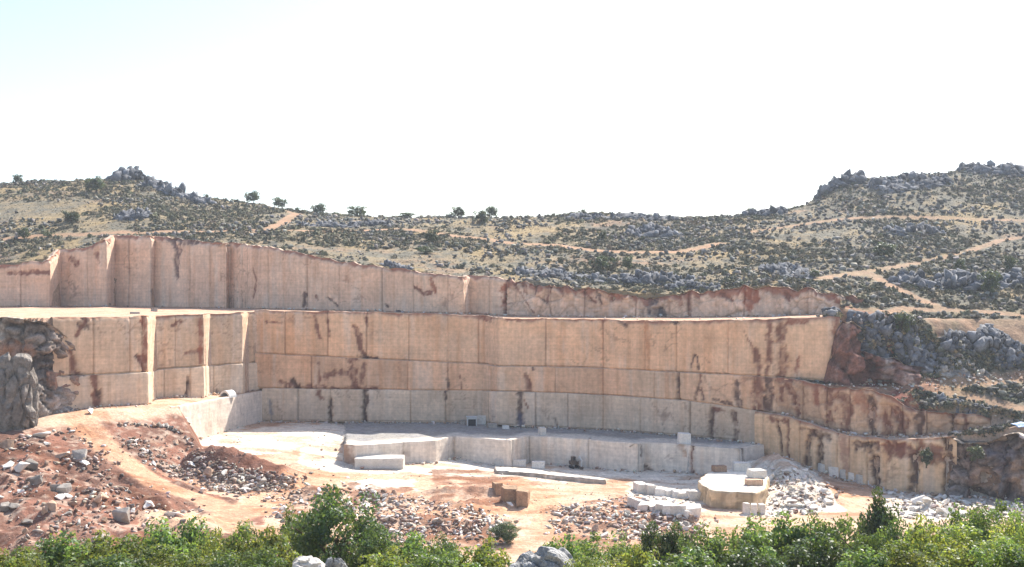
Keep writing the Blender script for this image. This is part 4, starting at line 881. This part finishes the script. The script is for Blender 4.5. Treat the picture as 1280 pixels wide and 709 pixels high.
scatter('limestone_scree', TR, P - (0, 0, .2), .35 + 1.7 * rs.uniform(0, 1, len(P)) ** 3, col_var(len(P), (.15, .135, .115), .5, rs), 11, M_SCAT)
P = photo_points(FLK, 3000, 92, 232); P = P[pathmask(P[:, 0], P[:, 1], ROADS_ALL, .4) < .25]; rs = np.random.RandomState(92)
scatter('dry_scrub', TS, P - (0, 0, .1), .6 + 1.6 * rs.uniform(0, 1, len(P)) ** 2, np.where(rs.uniform(0, 1, (len(P), 1)) < .6, col_var(len(P), (.10, .10, .065), .3, rs), col_var(len(P), (.28, .22, .13), .3, rs)), 12, M_SCAT)
TG = templ_shrub(6, 700, 9)
x, y, rs = hill_points(30000, -.6, .05, 95)
scatter('dry_grass', TG, on_ground(x, y) - (0, 0, .05), .35 + .6 * rs.uniform(0, 1, len(x)) ** 1.5, np.where(rs.uniform(0, 1, (len(x), 1)) < .4, col_var(len(x), (.14, .135, .09), .3, rs), col_var(len(x), (.26, .21, .125), .3, rs)), 13, M_SCAT)
# small rubble on spoil, heaps and wall feet
P = photo_points([([(0, 550), (95, 535), (170, 600), (260, 640), (250, 665), (0, 690)], .14), ([(150, 548), (240, 548), (262, 572), (300, 588), (375, 596), (360, 615), (300, 620), (240, 610), (185, 583)], .22), ([(440, 608), (520, 622), (640, 650), (640, 680), (440, 690)], .16), ([(690, 635), (790, 622), (880, 650), (870, 680), (690, 668)], .13), ([(935, 598), (990, 590), (1055, 620), (1000, 650), (940, 648)], .08), ([(1090, 622), (1290, 632), (1290, 655), (1090, 645)], .06), ([(330, 620), (430, 605), (440, 660), (335, 660)], .05)], 15000, 5)
P = P[(fbm(P[:, 0] * .12, P[:, 1] * .12, octv=3, seed=77) + .3 * np.random.RandomState(4).normal(size=len(P))) > -.2]
rs = np.random.RandomState(5)
u = rs.uniform(0, 1, (len(P), 1)); pale = np.clip((P[:, :1] - X_(200, 220)) / 60, 0, 1)
cs = np.where(u < .16 + .38 * pale, col_var(len(P), (.62, .56, .49), .2, rs), np.where(u < .7, col_var(len(P), (.37, .29, .235), .3, rs), col_var(len(P), (.25, .16, .12), .3, rs)))
scatter('rubble', TRF, P - (0, 0, .05), .25 + 1.25 * rs.uniform(0, 1, len(P)) ** 2.8, cs, 3, M_SCAT)
P = photo_points([([(240, 545), (420, 535), (440, 600), (330, 640), (250, 600)], .2), ([(420, 590), (860, 595), (870, 640), (440, 650)], .5), ([(860, 640), (1090, 600), (1280, 630), (1280, 650), (860, 655)], .3)], 3200, 61)
P = P[np.random.RandomState(61).uniform(0, 1, len(P)) < .25 + .75 * sstep(-.1, .4, fbm(P[:, 0] * .1, P[:, 1] * .1, octv=4, seed=62))]; rs = np.random.RandomState(63)
scatter('stone_chips', TRF, P - (0, 0, .03), .15 + .55 * rs.uniform(0, 1, len(P)) ** 3, np.where(rs.uniform(0, 1, (len(P), 1)) < .5, col_var(len(P), (.55, .49, .42), .25, rs), col_var(len(P), (.34, .23, .165), .3, rs)), 64, M_SCAT)
# gravel at the feet of walls and on benches
def foot_points(line, n, a, b, seed, spread=1.4):
    rs = np.random.RandomState(seed); px = rs.uniform(a, b, n); y = yl(line, px) - .3 - np.abs(rs.normal(size=n)) * spread; x = X_(px, y); return on_ground(x, y)
P = np.concatenate([foot_points(L_LOW, 420, 330, 945, 1), foot_points(L_LOW, 380, 945, 1290, 2, 1.8), foot_points(L_SHORT, 260, 430, 930, 3), foot_points(L_UPPER, 420, 0, 1080, 4), foot_points(L_LEFT, 220, 70, 320, 5), foot_points(L_MID, 300, 975, 1240, 6), foot_points(L_CLIFF, 400, 1050, 1290, 7, 2.5), foot_points(L_LIGHT, 60, 230, 325, 8)])
rs = np.random.RandomState(6); cs = np.where(rs.uniform(0, 1, (len(P), 1)) < .5, col_var(len(P), (.60, .54, .47), .2, rs), col_var(len(P), (.42, .28, .2), .25, rs))
scatter('gravel', TR, P - (0, 0, .05), .25 + .9 * rs.uniform(0, 1, len(P)) ** 3, cs, 4, M_SCAT)

# dark outcrops on the hill and the right flank
def crest_hit(px, py, y0):
    ys = np.arange(y0, 560, .5); xs = X_(px, ys); g = sample(GZ, xs, ys); up = PY(g, ys); zs = Z_(py, ys)
    k = np.argmax(g >= zs)
    if g[k] < zs[k]: k = int(np.argmin(up))
    return float(xs[k]), float(ys[k]), float(g[k])
def outcrop(label, spine, n, smin, smax, spread, seed, y0=235, col=(.115, .115, .12), rise=1.0):
    """a ragged ridge of rock along a line on the hillside, broken by blocks that stick out of it"""
    rs = np.random.RandomState(seed); pts = np.array([crest_hit(a, b, y0)[:2] for a, b in spine])
    L = np.r_[0, np.cumsum(np.hypot(*np.diff(pts, axis=0).T))]; m = max(12, int(L[-1] / .7)); t = np.linspace(0, 1, m); sl = t * L[-1]
    sx = np.interp(sl, L, pts[:, 0]); sy = np.interp(sl, L, pts[:, 1]); tx = np.gradient(sx); ty = np.gradient(sy); ln = np.hypot(tx, ty) + 1e-6; qx, qy = -ty / ln, tx / ln
    tap = np.clip(np.minimum(t, 1 - t) * 7, 0, 1) ** .6
    env = tap * (.65 + .6 * vnoise(sl * .16, sl * 0, seed=seed)); rad = spread * 1.7 * (.4 + .6 * tap); hh = smax * .46 * rise * np.maximum(env, .12)
    na = 22; a = np.linspace(-.15, math.pi + .15, na); A, _ = np.meshgrid(a, t); ca, sa = np.cos(A), np.sin(A)
    ca = np.sign(ca) * np.abs(ca) ** .8; sa = np.sign(sa) * np.abs(sa) ** .7
    x = sx[:, None] + qx[:, None] * ca * rad[:, None]; y = sy[:, None] + qy[:, None] * ca * rad[:, None]; zz = sa * hh[:, None]
    k = 1.1 / max(smax * .5, .8)
    cv, e = worley(x * k * .8, y * k * .8, zz * k, seed + 30); cv2, e2 = worley(x * k * 2, y * k * 2, zz * k * 2, seed + 40)
    dd = (.9 * (cv - .5) - .55 * sstep(.16, 0, e) + .4 * (cv2 - .5) - .25 * sstep(.15, 0, e2) + .5 * fbm(x * .5, y * .5, zz * .5, 4, seed + 5)) * hh[:, None] * 1.2
    x = x + qx[:, None] * ca * dd; y = y + qy[:, None] * ca * dd; zz = zz + np.maximum(sa, 0) * dd
    V = [np.stack([x, y, sample(GZ, x, y) + zz], -1).reshape(-1, 3)]; idx = np.arange(m * na).reshape(m, na)
    q = np.stack([idx[:-1, :-1], idx[1:, :-1], idx[1:, 1:], idx[:-1, 1:]], -1).reshape(-1, 4); Fs = [np.concatenate([q[:, [0, 1, 2]], q[:, [0, 2, 3]]])]
    cc = np.array(col)[None] * (1 + 1.1 * (cv - .5) + .7 * (cv2 - .5) + .3 * fbm(x * .4, y * .4, zz * .4, 3, seed)).reshape(-1, 1); Cs = [cc]
    off = m * na
    for i in range(n):
        j = rs.randint(1, m - 1); w = rs.uniform(-.8, .8); S = (smin + (smax - smin) * rs.uniform() ** 2) * .85; T = TRV[rs.randint(len(TRV))]
        px_, py_ = sx[j] + qx[j] * w * rad[j], sy[j] + qy[j] * w * rad[j]; z_ = float(sample(GZ, px_, py_)) + hh[j] * (1 - w * w) ** .5 * .85 - S * .4
        an = rs.uniform(0, 6.28); v = T[0] * S * rs.uniform(.7, 1.3, 3); v = np.c_[v[:, 0] * math.cos(an) - v[:, 1] * math.sin(an), v[:, 0] * math.sin(an) + v[:, 1] * math.cos(an), v[:, 2]] + (px_, py_, z_)
        V.append(v); Fs.append(T[1] + off); off += len(v); Cs.append(np.repeat(np.array(col)[None] * rs.uniform(.6, 2.0), len(v), 0))
    return tag(link('rock_outcrop', mesh_np('rock_outcrop', np.concatenate(V), np.concatenate(Fs), np.clip(np.concatenate(Cs), .02, .8), None, M_ROCK)), label, 'rock outcrop', 'dark rock outcrops')
outcrop('dark rounded rock crag crowning the left hilltop', [(140, 226), (165, 222), (180, 226)], 50, 3, 8, 3, 1, 440)
outcrop('dark rock ridge running down right from the left hilltop crag', [(178, 232), (205, 240), (235, 250), (265, 256)], 70, 2.5, 6, 2.6, 2, 420)
outcrop('dark rock patch on the grassy slope below the left hilltop', [(150, 272), (170, 272), (190, 270)], 30, 1.5, 3.5, 3, 3, 340)
outcrop('long grey rock band on the skyline at the saddle, centre right', [(700, 274), (760, 274), (800, 272), (850, 276)], 60, 1.5, 4, 4, 4, 380)
outcrop('dark rock band halfway up the hill right of centre', [(780, 292), (810, 296), (850, 292)], 50, 1.5, 4.5, 4, 5, 330)
outcrop('low dark rock ridge at the saddle left of the right-hand hill', [(930, 270), (955, 270), (985, 266)], 45, 2, 5, 2.5, 6, 380)
outcrop('steep dark shoulder of rock at the left end of the right hilltop', [(1018, 248), (1035, 238), (1055, 230), (1080, 228)], 80, 2.5, 6, 3, 7, 380)
outcrop('broad grey crags along the right hilltop', [(1090, 236), (1130, 230), (1160, 226), (1190, 232)], 90, 2, 5.5, 5, 8, 380)
outcrop('highest crag with a dark cleft at the right end of the skyline', [(1200, 216), (1220, 212), (1250, 216), (1280, 218)], 90, 2.5, 6.5, 4, 9, 400)
outcrop('dark rock band below the red track on the right hill', [(1110, 292), (1140, 290), (1180, 290)], 55, 1.8, 4.5, 3, 10, 320)
outcrop('dark broken rocks left of the pale track junction', [(960, 334), (990, 344), (1000, 350)], 45, 1.2, 3.2, 3, 11, 280)
outcrop('long black-shadowed rock belt between the pale track and the right edge', [(1110, 352), (1150, 356), (1200, 358), (1250, 354), (1285, 350)], 120, 2, 5, 3.5, 12, 265)
outcrop('dark rock belt above the red cliff on the right', [(1030, 401), (1046, 410), (1075, 420), (1120, 428), (1150, 436)], 110, 1.6, 4.4, 1.7, 13, 235)
outcrop('dark jagged rocks above the lower track, right of the red cliff', [(1128, 446), (1150, 452), (1172, 450)], 60, 1.2, 3.6, 1.5, 14, 235)
outcrop('dark rounded rock row under the pale bank, far right', [(1178, 436), (1205, 432), (1235, 430), (1262, 424)], 80, 1.4, 4.0, 1.5, 20, 238)
outcrop('small dark rock group at the right edge above the lower track', [(1240, 452), (1262, 450), (1285, 446)], 40, 1.0, 3.2, 1.4, 21, 238)
outcrop('pale broken rocks between the two lower tracks, far right', [(1170, 467), (1200, 462), (1235, 466)], 40, .8, 2.2, 1.2, 15, 235, (.24, .215, .19))
outcrop('dark scree rocks on the bank under the lower track, far right', [(1146, 499), (1180, 503), (1215, 509), (1236, 513)], 60, .8, 2.2, 1.0, 16, 241)
outcrop('dark rock fringe on the brink above the pinkish upper wall, centre', [(640, 340), (700, 346), (760, 350), (820, 352), (870, 350)], 110, 1.2, 3.2, 2.6, 17, 300)
outcrop('dark bushy rocks spilling over the brink of the ragged upper wall, right', [(830, 362), (862, 360), (900, 362)], 50, .8, 2.4, 1.3, 22, 285)
outcrop('dark rock strip on the brink above the pinkish wall, left of centre', [(478, 330), (500, 336), (515, 340)], 24, 1.2, 3, 1.4, 18, 310)
outcrop('grey rock strip beside the track on the middle of the hill', [(370, 282), (430, 284), (490, 280)], 40, 1.2, 3, 2, 19, 330)

# ------------------------------------------------------------------ trees
def trunk_mesh(name, h, r, limbs, seed):
    rs = random.Random(seed); bm = bmesh.new()
    def tube(p0, p1, r0, r1, n=6, cuts=3):
        p0, p1 = Vector(p0), Vector(p1); d = (p1 - p0).normalized(); a = d.orthogonal().normalized(); b = d.cross(a); prev = None
        for k in range(cuts + 1):
            t = k / cuts; c = p0.lerp(p1, t) + (a * rs.uniform(-1, 1) + b * rs.uniform(-1, 1)) * r0 * .5 * (0 < t < 1); rr = r0 + (r1 - r0) * t
            ring = [bm.verts.new(c + (a * math.cos(6.283 * i / n) + b * math.sin(6.283 * i / n)) * rr) for i in range(n)]
            if prev:
                for i in range(n): bm.faces.new((prev[i], prev[(i + 1) % n], ring[(i + 1) % n], ring[i]))
            prev = ring
        bm.faces.new(prev)
    tube((0, 0, -.08), (0, 0, h * .6), r, r * .55)
    for i in range(limbs):
        a = 6.283 * i / limbs + rs.uniform(-.3, .3); z0 = h * rs.uniform(.22, .55); L = h * rs.uniform(.25, .42)
        tube((0, 0, z0), (math.cos(a) * L, math.sin(a) * L, z0 + L * rs.uniform(.5, 1.0)), r * .5, r * .14)
    return bm_mesh(name, bm, M_BARK)
def crown_mesh(name, seed, nclump, per, leaf, rx=.42, z0=.22, z1=1.0, mat=None, cone=0., clump=.13):
    """leaf faces in clumps spread through an uneven crown; unit tree height 1"""
    rs = np.random.RandomState(seed); cz = (z0 + z1) / 2; rz = (z1 - z0) / 2; C = []
    while len(C) < nclump:
        d = rs.normal(size=3); d /= np.linalg.norm(d); r = rs.uniform(.35, 1.0) ** .6
        lump = 1 + .22 * math.sin(3 * math.atan2(d[1], d[0]) + seed) + .12 * rs.normal()
        p = d * r * lump; zt = p[2] * .5 + .5; k = 1 - cone * max(zt, 0)
        c = np.array((p[0] * rx * k, p[1] * rx * k, cz + p[2] * rz * .92))
        if c[2] < z0 * .8 or c[2] > z1: continue
        C.append(c)
    C = np.array(C); n = nclump * per
    cen = np.repeat(C, per, 0); cr = np.repeat(rs.uniform(.65, 1.35, nclump) * clump, per)
    d = rs.normal(size=(n, 3)); d /= np.linalg.norm(d, axis=1)[:, None]
    pos = cen + d * (cr * rs.uniform(.3, 1, n) ** .5)[:, None] * (1, 1, .8)
    nrm = d * .6 + rs.normal(size=(n, 3)) * .55 + (0, 0, .35); nrm /= np.linalg.norm(nrm, axis=1)[:, None]
    a = np.cross(nrm, rs.normal(size=(n, 3))); a /= np.linalg.norm(a, axis=1)[:, None]; b = np.cross(nrm, a)
    s = leaf * rs.uniform(.6, 1.35, n)[:, None]
    V = np.stack([pos + a * s, pos + b * s * .55 + nrm * s * .15, pos - a * s, pos - b * s * .55 + nrm * s * .15], 1).reshape(-1, 3)
    Fq = np.arange(n * 4).reshape(n, 4)
    cc = np.repeat(rs.uniform(.72, 1.3, (nclump, 1)), per, 0) * rs.uniform(.75, 1.3, (n, 1)); hue = rs.uniform(-.12, .2, (n, 1)) + np.repeat(rs.uniform(-.1, .16, (nclump, 1)), per, 0)
    col = np.repeat(np.concatenate([cc * (1 + hue), cc, cc * (1 - hue * .6)], 1), 4, 0)
    return mesh_np(name, V, Fq, np.clip(col, .2, 2.2), None, mat, False)
CROWNS = {}
for key, mat, seeds, kw in (('m', M_LEAF, (1, 2, 3), {}), ('y', M_LEAFY, (4, 5), {}), ('d', M_LEAFD, (6, 7), {}), ('c', M_LEAFD, (8,), dict(cone=.3, rx=.42, z0=.06))):
    CROWNS[key] = [(crown_mesh('crown', s, 105, (85, 110, 70)[s % 3], (.022, .018, .027)[s % 3], mat=mat, clump=.115, **({'z0': .12} | kw)), trunk_mesh('trunk', 1, .035, 6, s)) for s in seeds]
FAR = [(crown_mesh('crown', 20 + s, 30, 60, .05, mat=M_LEAFF, clump=.16, rx=.45, z0=.12), trunk_mesh('trunk', 1, .05, 4, 20 + s)) for s in range(4)]
def tree(px, pytop, wpx, Y, key, label, group, z=None, name='tree', lib=None, seed=0):
    rs = random.Random(int(px * 13 + pytop * 7 + seed)); x = float(X_(px, Y)); g = float(sample(GZ, x, Y)) if z is None else float(z); zt = float(Z_(pytop, Y)); h = max(zt - g, 1.0); w = (wpx * 1.15 if lib is None else wpx) / F * Y
    cm, tm = rs.choice(lib or CROWNS[key])
    o = root(name, (x, Y, g), label, 'tree', group, rs.uniform(0, 6.28)); k = w / .95
    link('trunk', tm, o, None, None, (min(h, k * 1.2), min(h, k * 1.2), h)); link('crown', cm, o, None, None, (k, k, h))
    return o
g = 'bushy trees in the foreground'
FT = [(420, 613, 112, 84, 'd', 'tall dark green tree standing above the others, left of centre'), (1098, 618, 54, 105, 'c', 'small pointed dark tree in front of the right wall'), (632, 653, 34, 190, 'd', 'small round blue-green bush at the edge of the waste heap, centre'),
  (20, 690, 80, 60, 'y', 'yellow-green bush in the bottom left corner'), (78, 668, 80, 78, 'm', 'green tree below the grey upright boulder of the spoil slope'), (135, 672, 85, 74, 'y', 'yellow-green tree in the bottom row, second from the left corner'), (196, 655, 80, 84, 'm', 'green tree in front of the pale heap at the spoil foot'), (245, 650, 66, 92, 'm', 'green tree just left of the lower end of the haul road'),
  (290, 662, 80, 78, 'y', 'yellow-green tree directly below the bend of the haul road'), (338, 662, 70, 76, 'y', 'light green tree left of the tall dark tree'), (370, 640, 50, 92, 'm', 'narrow green tree touching the left side of the tall dark tree'), (474, 660, 74, 80, 'd', 'dark tree on the right side of the tall dark tree'), (520, 668, 66, 80, 'm', 'green tree before the left part of the central waste heap'),
  (556, 672, 60, 84, 'd', 'dark bush before the middle of the central waste heap'), (600, 682, 80, 66, 'y', 'yellow-green tree left of the grey limestone boulder'), (706, 672, 70, 74, 'm', 'green tree just right of the grey limestone boulder'), (752, 672, 84, 72, 'm', 'broad green tree below the scree, right of centre'), (800, 684, 60, 66, 'y', 'small yellowish tree with brownish tint below the scree'),
  (822, 655, 50, 96, 'd', 'dark slender tree before the lower stacked block row'), (852, 656, 46, 96, 'd', 'second dark slender tree before the stacked block row'), (885, 664, 74, 80, 'm', 'green tree left of the ochre bench, in front'), (934, 654, 84, 82, 'm', 'broad green tree in front of the ochre stone bench'), (986, 648, 86, 84, 'm', 'broad green tree in front of the white heap'),
  (1036, 642, 66, 92, 'm', 'green tree in front of the right end of the white heap'), (1010, 672, 90, 62, 'd', 'dark leafy tree in the lower row under the white heap'), (1085, 660, 56, 80, 'm', 'green bush at the foot of the small pointed dark tree'), (1120, 652, 60, 82, 'd', 'dark bush right of the small pointed dark tree'), (1160, 655, 80, 72, 'y', 'bright yellow-green tree below the strewn white row'),
  (1200, 640, 70, 84, 'm', 'green tree below the dark cleft rock face'), (1250, 632, 84, 80, 'm', 'green tree near the right edge, below the cleft rock'), (1290, 640, 80, 66, 'y', 'bright tree cut by the right picture edge'), (1225, 668, 110, 50, 'y', 'large-leaved bright bush at bottom right'), (1150, 682, 90, 52, 'y', 'bright low bush in the bottom row below the yellow-green tree'),
  (1090, 688, 80, 54, 'm', 'low green bush at the bottom edge under the pointed tree'), (950, 686, 90, 58, 'd', 'dark low bush at the bottom edge under the ochre bench'), (860, 690, 90, 58, 'm', 'low green bush at the bottom edge under the slender trees'), (540, 690, 90, 58, 'm', 'low green bush at the bottom edge under the central waste heap'), (480, 692, 80, 60, 'y', 'low light bush at the bottom edge right of the tall tree'), (310, 690, 90, 56, 'm', 'low green bush at the bottom edge below the haul road'), (220, 688, 90, 56, 'y', 'low yellow-green bush at the bottom edge under the spoil foot'), (140, 696, 90, 54, 'm', 'low green bush at the bottom edge near the left corner'), (740, 694, 80, 56, 'y', 'low light bush at the bottom edge right of the limestone boulder'), (1280, 672, 90, 46, 'm', 'leafy green bush in the bottom right corner')]
for a in FT: tree(*a, g)
g = 'trees on the skyline'
def far_tree(px, pyb, h_px, w_px, label, gr, y0):
    # stands on the terrain at the photo row of its foot
    x, y, z = crest_hit(px, pyb, y0); pyb = float(PY(z, y)); return tree(px, pyb - h_px, w_px, y, None, label, gr, lib=FAR)
for a in [(22, 229, 11, 11, 'lone small tree on the skyline at the far left'), (120, 242, 20, 22, 'dark tree below the left hilltop crag'), (317, 249, 15, 18, 'round dark tree on the left hill crest'), (348, 257, 14, 17, 'dark tree at the end of the left crest'), (372, 264, 6, 6, 'tiny shrub on the crest left of the saddle'), (400, 267, 13, 18, 'small dark tree on the saddle, left'), (447, 271, 14, 22, 'large round tree on the saddle, left of centre'), (508, 271.5, 7, 20, 'low wide bush on the saddle skyline'),
          (573, 270, 15, 16, 'rounded tree on the skyline at centre'), (559, 270, 5, 5, 'tiny shrub just left of the rounded central tree'), (602, 280, 17, 18, 'left tree of the skyline pair right of centre'), (615, 273, 15, 16, 'right taller tree of the skyline pair'), (729, 266, 6, 5, 'tiny lone tree on the skyline, right of the pair'), (1053, 224, 5, 6, 'tiny leaning shrub on the right hill shoulder'), (1074, 220, 8, 6, 'tiny tree on the right hill shoulder'), (258, 246, 6, 7, 'tiny shrub right of the dark ridge on the left hill'), (938, 268, 9, 12, 'small bush on the low ridge at the right saddle')]:
    far_tree(*a, g, 395)
g = 'bushes scattered on the hillside'
for a in [(539, 305, 18, 15, 'dark green bush on mid-slope just below the track', 320), (532, 318, 10, 20, 'low dark bush beneath the mid-slope green bush', 320), (753, 301, 13, 11, 'dark conical bush on the slope right of centre', 330), (30, 300, 16, 12, 'pointed dark bush on the left slope above the wall', 340), (88, 278, 14, 18, 'dark bush in the grass of the left slope', 345), (60, 298, 8, 12, 'small bush right of the pointed one, left slope', 340), (754, 340, 20, 22, 'green bush above the brink of the upper wall, right of centre', 300),
          (785, 338, 18, 12, 'narrow green bush above the upper wall brink', 300), (1105, 322, 18, 26, 'low round bush above the pale track, right hill', 290), (1200, 345, 22, 12, 'slim green bush right of the pale track', 270), (1262, 340, 20, 14, 'slim bush at the right edge above the rock belt', 270), (1238, 368, 32, 22, 'large green bush in the rock belt, far right', 262), (1128, 425, 28, 24, 'bright green bush on top of the dark belt above the red cliff', 235), (1018, 348, 10, 12, 'small bush left of the pale track junction', 285)]:
    far_tree(*a[:5], g, a[5])

tree(1158, 561, 16, 236.2, None, 'green bush clinging to the streaked right wall', g, z=Z_(584, 236.2), lib=FAR); tree(1222, 557, 18, 228.6, None, 'dark bush in the cleft rock face', g, z=Z_(578, 228.6), lib=FAR)
# ------------------------------------------------------------------ machines and small structures
def bx(bm, c, s, rot=None, bev=.04):
    r = bmesh.ops.create_cube(bm, size=1, matrix=Matrix.Translation(c) @ (rot or Matrix.Identity(4)) @ Matrix.Diagonal((*s, 1)))
    es = {e for v in r['verts'] for e in v.link_edges}; bmesh.ops.bevel(bm, geom=list(es), offset=bev, segments=1, affect='EDGES')
def part(name, parent, boxes, mat):
    bm = bmesh.new()
    for b in boxes: bx(bm, *b)
    return link(name, bm_mesh(name, bm, mat), parent)
x, y, z = drop(718, 586)
ex = root('excavator', (x, y, z), 'small dark digging machine with a pale curved arm by the low wall', 'excavator', None, .4)
for s in (-1, 1): part('crawler_track', ex, [((s * .8, 0, .4), (.45, 2.6, .75), None, .2)], M_DARKIN)
part('machine_body', ex, [((0, .3, 1.35), (1.9, 1.9, .9), None, .1), ((.2, .9, 1.7), (1.3, .8, .5), None, .1)], M_STEEL)
cab = part('cab', ex, [((-.45, -.35, 2.2), (.9, 1.1, 1.5), None, .08)], M_STEEL)
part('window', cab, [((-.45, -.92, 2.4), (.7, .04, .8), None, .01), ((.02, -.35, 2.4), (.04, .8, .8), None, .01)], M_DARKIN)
RX = lambda a: Matrix.Rotation(a, 4, 'X')
bo = part('boom', ex, [((.55, -1.0, 2.4), (.35, 2.2, .42), RX(-.75), .05), ((.55, -2.1, 2.6), (.3, 1.5, .36), RX(.55), .05)], M_PALEPAINT)
part('dipper_arm', ex, [((.55, -2.75, 1.6), (.26, .32, 1.9), RX(.15), .04)], M_PALEPAINT)
part('bucket', ex, [((.55, -2.75, .5), (.9, .7, .6), RX(.3), .08)], M_STEEL)
# arched shelter on the bench
x, y, z = drop(280, 497.5, 262)
ar = root('arched_shelter', (x, y + .5, z - .1), 'small white arched shelter with a dark opening on the left bench', 'shelter', None, -.5)
def arch(name, ro_, ri, L, mat, parent, y0=0.):
    bm = bmesh.new(); n = 14; R_ = []
    for yy in (y0, y0 + L):
        R_.append([[bm.verts.new((math.cos(math.pi * i / n) * r, yy, math.sin(math.pi * i / n) * r * 1.05)) for i in range(n + 1)] for r in (ro_, ri)])
    for i in range(n):
        for k in (0, 1): bm.faces.new((R_[0][k][i], R_[0][k][i + 1], R_[1][k][i + 1], R_[1][k][i]))
        for e in (0, 1): bm.faces.new((R_[e][0][i], R_[e][0][i + 1], R_[e][1][i + 1], R_[e][1][i]))
    for k in (0, n): bm.faces.new((R_[0][0][k], R_[1][0][k], R_[1][1][k], R_[0][1][k]))
    return link(name, bm_mesh(name, bm, mat), parent)
arch('shell', 1.75, 1.25, 2.6, M_PALEPAINT, ar); part('shade_panel', ar, [((0, 2.2, .6), (2.3, .1, 1.2), None, .02)], M_DARKIN)  # near-black panel paints the shade inside the arch
# hut on the upper floor by the wall
x, y, z = drop(590, 533, 275)
hu = root('site_hut', (x, y, z), 'small pale hut with a dark doorway at the foot of the main wall', 'hut', None, .1)
part('wall', hu, [((-1.2, .9, 1.1), (.3, 2.0, 2.2)), ((1.2, .9, 1.1), (.3, 2.0, 2.2)), ((0, 1.85, 1.1), (2.1, .15, 2.2)), ((0, -.02, 2.0), (2.09, .2, .5))], M_PALEPAINT)
part('roof', hu, [((0, .9, 2.36), (3.0, 2.4, .22), None, .05)], M_PALEPAINT); part('doorway', hu, [((0, .12, .9), (2.0, .08, 1.7), None, .02)], M_DARKIN)  # near-black sheet fills the opening as painted interior shade
g = 'pale blocks along the foot of the main wall'
block(602, 531.5, 2.3, 1.6, 2.4, 'whitish block right beside the small pale hut', g, .1, y0=275); block(615, 536, 2.6, 1.4, 1.2, 'low grey block right of the whitish one by the hut', g, .3, y0=275, mat=M_GREYROCK); block(641, 534, 1.2, 1.0, 1.9, 'narrow upright pale block near the fissure at the main wall foot', g, .2, y0=270); block(632, 537, 1.8, 1.1, .9, 'flat pale block left of the narrow upright one', g, .1, y0=270); block(578, 531, 1.6, 1.2, 1.2, 'small grey block left of the small pale hut', g, .2, y0=275, mat=M_GREYROCK)
# pale blue sheet on the bank at the right edge
x, y, z = hit(1276, 536, 222)
n = 16; u, v = np.meshgrid(np.linspace(-1, 1, n), np.linspace(-1, 1, n)); hz = .7 * np.exp(-(u ** 2 * 1.2 + v ** 2 * 1.6) * 1.3) + .12 * fbm(u * 2, v * 2, octv=3, seed=5)
top_ = np.stack([u * 1.7, v * 1.3, hz + .25], -1).reshape(-1, 3); bot_ = top_ - (0, 0, .12); idx = np.arange(n * n).reshape(n, n)
q = np.stack([idx[:-1, :-1], idx[:-1, 1:], idx[1:, 1:], idx[1:, :-1]], -1).reshape(-1, 4); ring = np.r_[idx[0], idx[1:, -1], idx[-1, :-1][::-1], idx[1:-1, 0][::-1]]; side = np.stack([ring, ring + n * n, np.roll(ring, -1) + n * n, np.roll(ring, -1)], -1)
tag(link('tarpaulin', mesh_np('tarpaulin', np.concatenate([top_, bot_]), np.concatenate([q, q[:, ::-1] + n * n, side]), None, None, M_BLUE, True), None, (x, y, z - .1), (.25, 0, .3), (.95, .9, 1.0)), 'pale blue sheet lying on the bank at the right picture edge', 'tarpaulin')

hm = bpy.data.materials.new('haze'); t = nt(hm); o_ = N(t, 'ShaderNodeOutputMaterial'); vv = N(t, 'ShaderNodeVolumePrincipled')
vv.inputs['Color'].default_value = (.86, .92, 1.0, 1); vv.inputs['Density'].default_value = .00015; vv.inputs['Anisotropy'].default_value = .25; t.links.new(vv.outputs[0], o_.inputs['Volume'])
bm = bmesh.new(); bmesh.ops.create_cube(bm, size=1, matrix=Matrix.Translation((0, 440, float((GZ.min() - 1 + GZ.max() + 14) / 2))) @ Matrix.Diagonal((1820, 1140, float(GZ.max() + 14 - GZ.min() + 1), 1)))
struct(link('haze', bm_mesh('haze', bm, hm)), 'stuff')
# ------------------------------------------------------------------ light, sky, camera
AZ, EL = R(36), R(47)
sd = Vector((math.sin(AZ) * math.cos(EL), math.cos(AZ) * math.cos(EL), math.sin(EL)))
w = bpy.data.worlds.new('World'); sc.world = w; w.use_nodes = True; t = w.node_tree; t.nodes.clear()
out = N(t, 'ShaderNodeOutputWorld'); bg = N(t, 'ShaderNodeBackground'); sky = N(t, 'ShaderNodeTexSky', sky_type='NISHITA')
sky.sun_disc = False; sky.sun_elevation = EL; sky.sun_rotation = AZ; sky.air_density = 1.0; sky.dust_density = 3.0; sky.ozone_density = 1.0; sky.altitude = 900
bg.inputs['Strength'].default_value = .135; t.links.new(sky.outputs[0], bg.inputs[0]); t.links.new(bg.outputs[0], out.inputs[0])
ld = bpy.data.lights.new('sun', 'SUN'); ld.energy = 4.6; ld.angle = R(.5); ld.color = (1, .95, .87)
lo_ = bpy.data.objects.new('sun', ld); COL.objects.link(lo_); lo_.rotation_euler = sd.to_track_quat('Z', 'Y').to_euler(); lo_.location = (200, 200, 300)
cd = bpy.data.cameras.new('camera'); cam = bpy.data.objects.new('camera', cd); COL.objects.link(cam); cam.location = (0, 0, CZ); cam.rotation_euler = (R(90), 0, 0)
cd.sensor_width = 36; cd.lens = 36 * F / 1280; cd.clip_start = .5; cd.clip_end = 5000; sc.camera = cam
sc.view_settings.view_transform = 'Standard'; sc.view_settings.look = 'None'; sc.view_settings.exposure = 1.08; sc.view_settings.gamma = 1
sc.cycles.use_denoising = True
sc.cycles.max_bounces = 8; sc.cycles.diffuse_bounces = 5; sc.cycles.transparent_max_bounces = 8
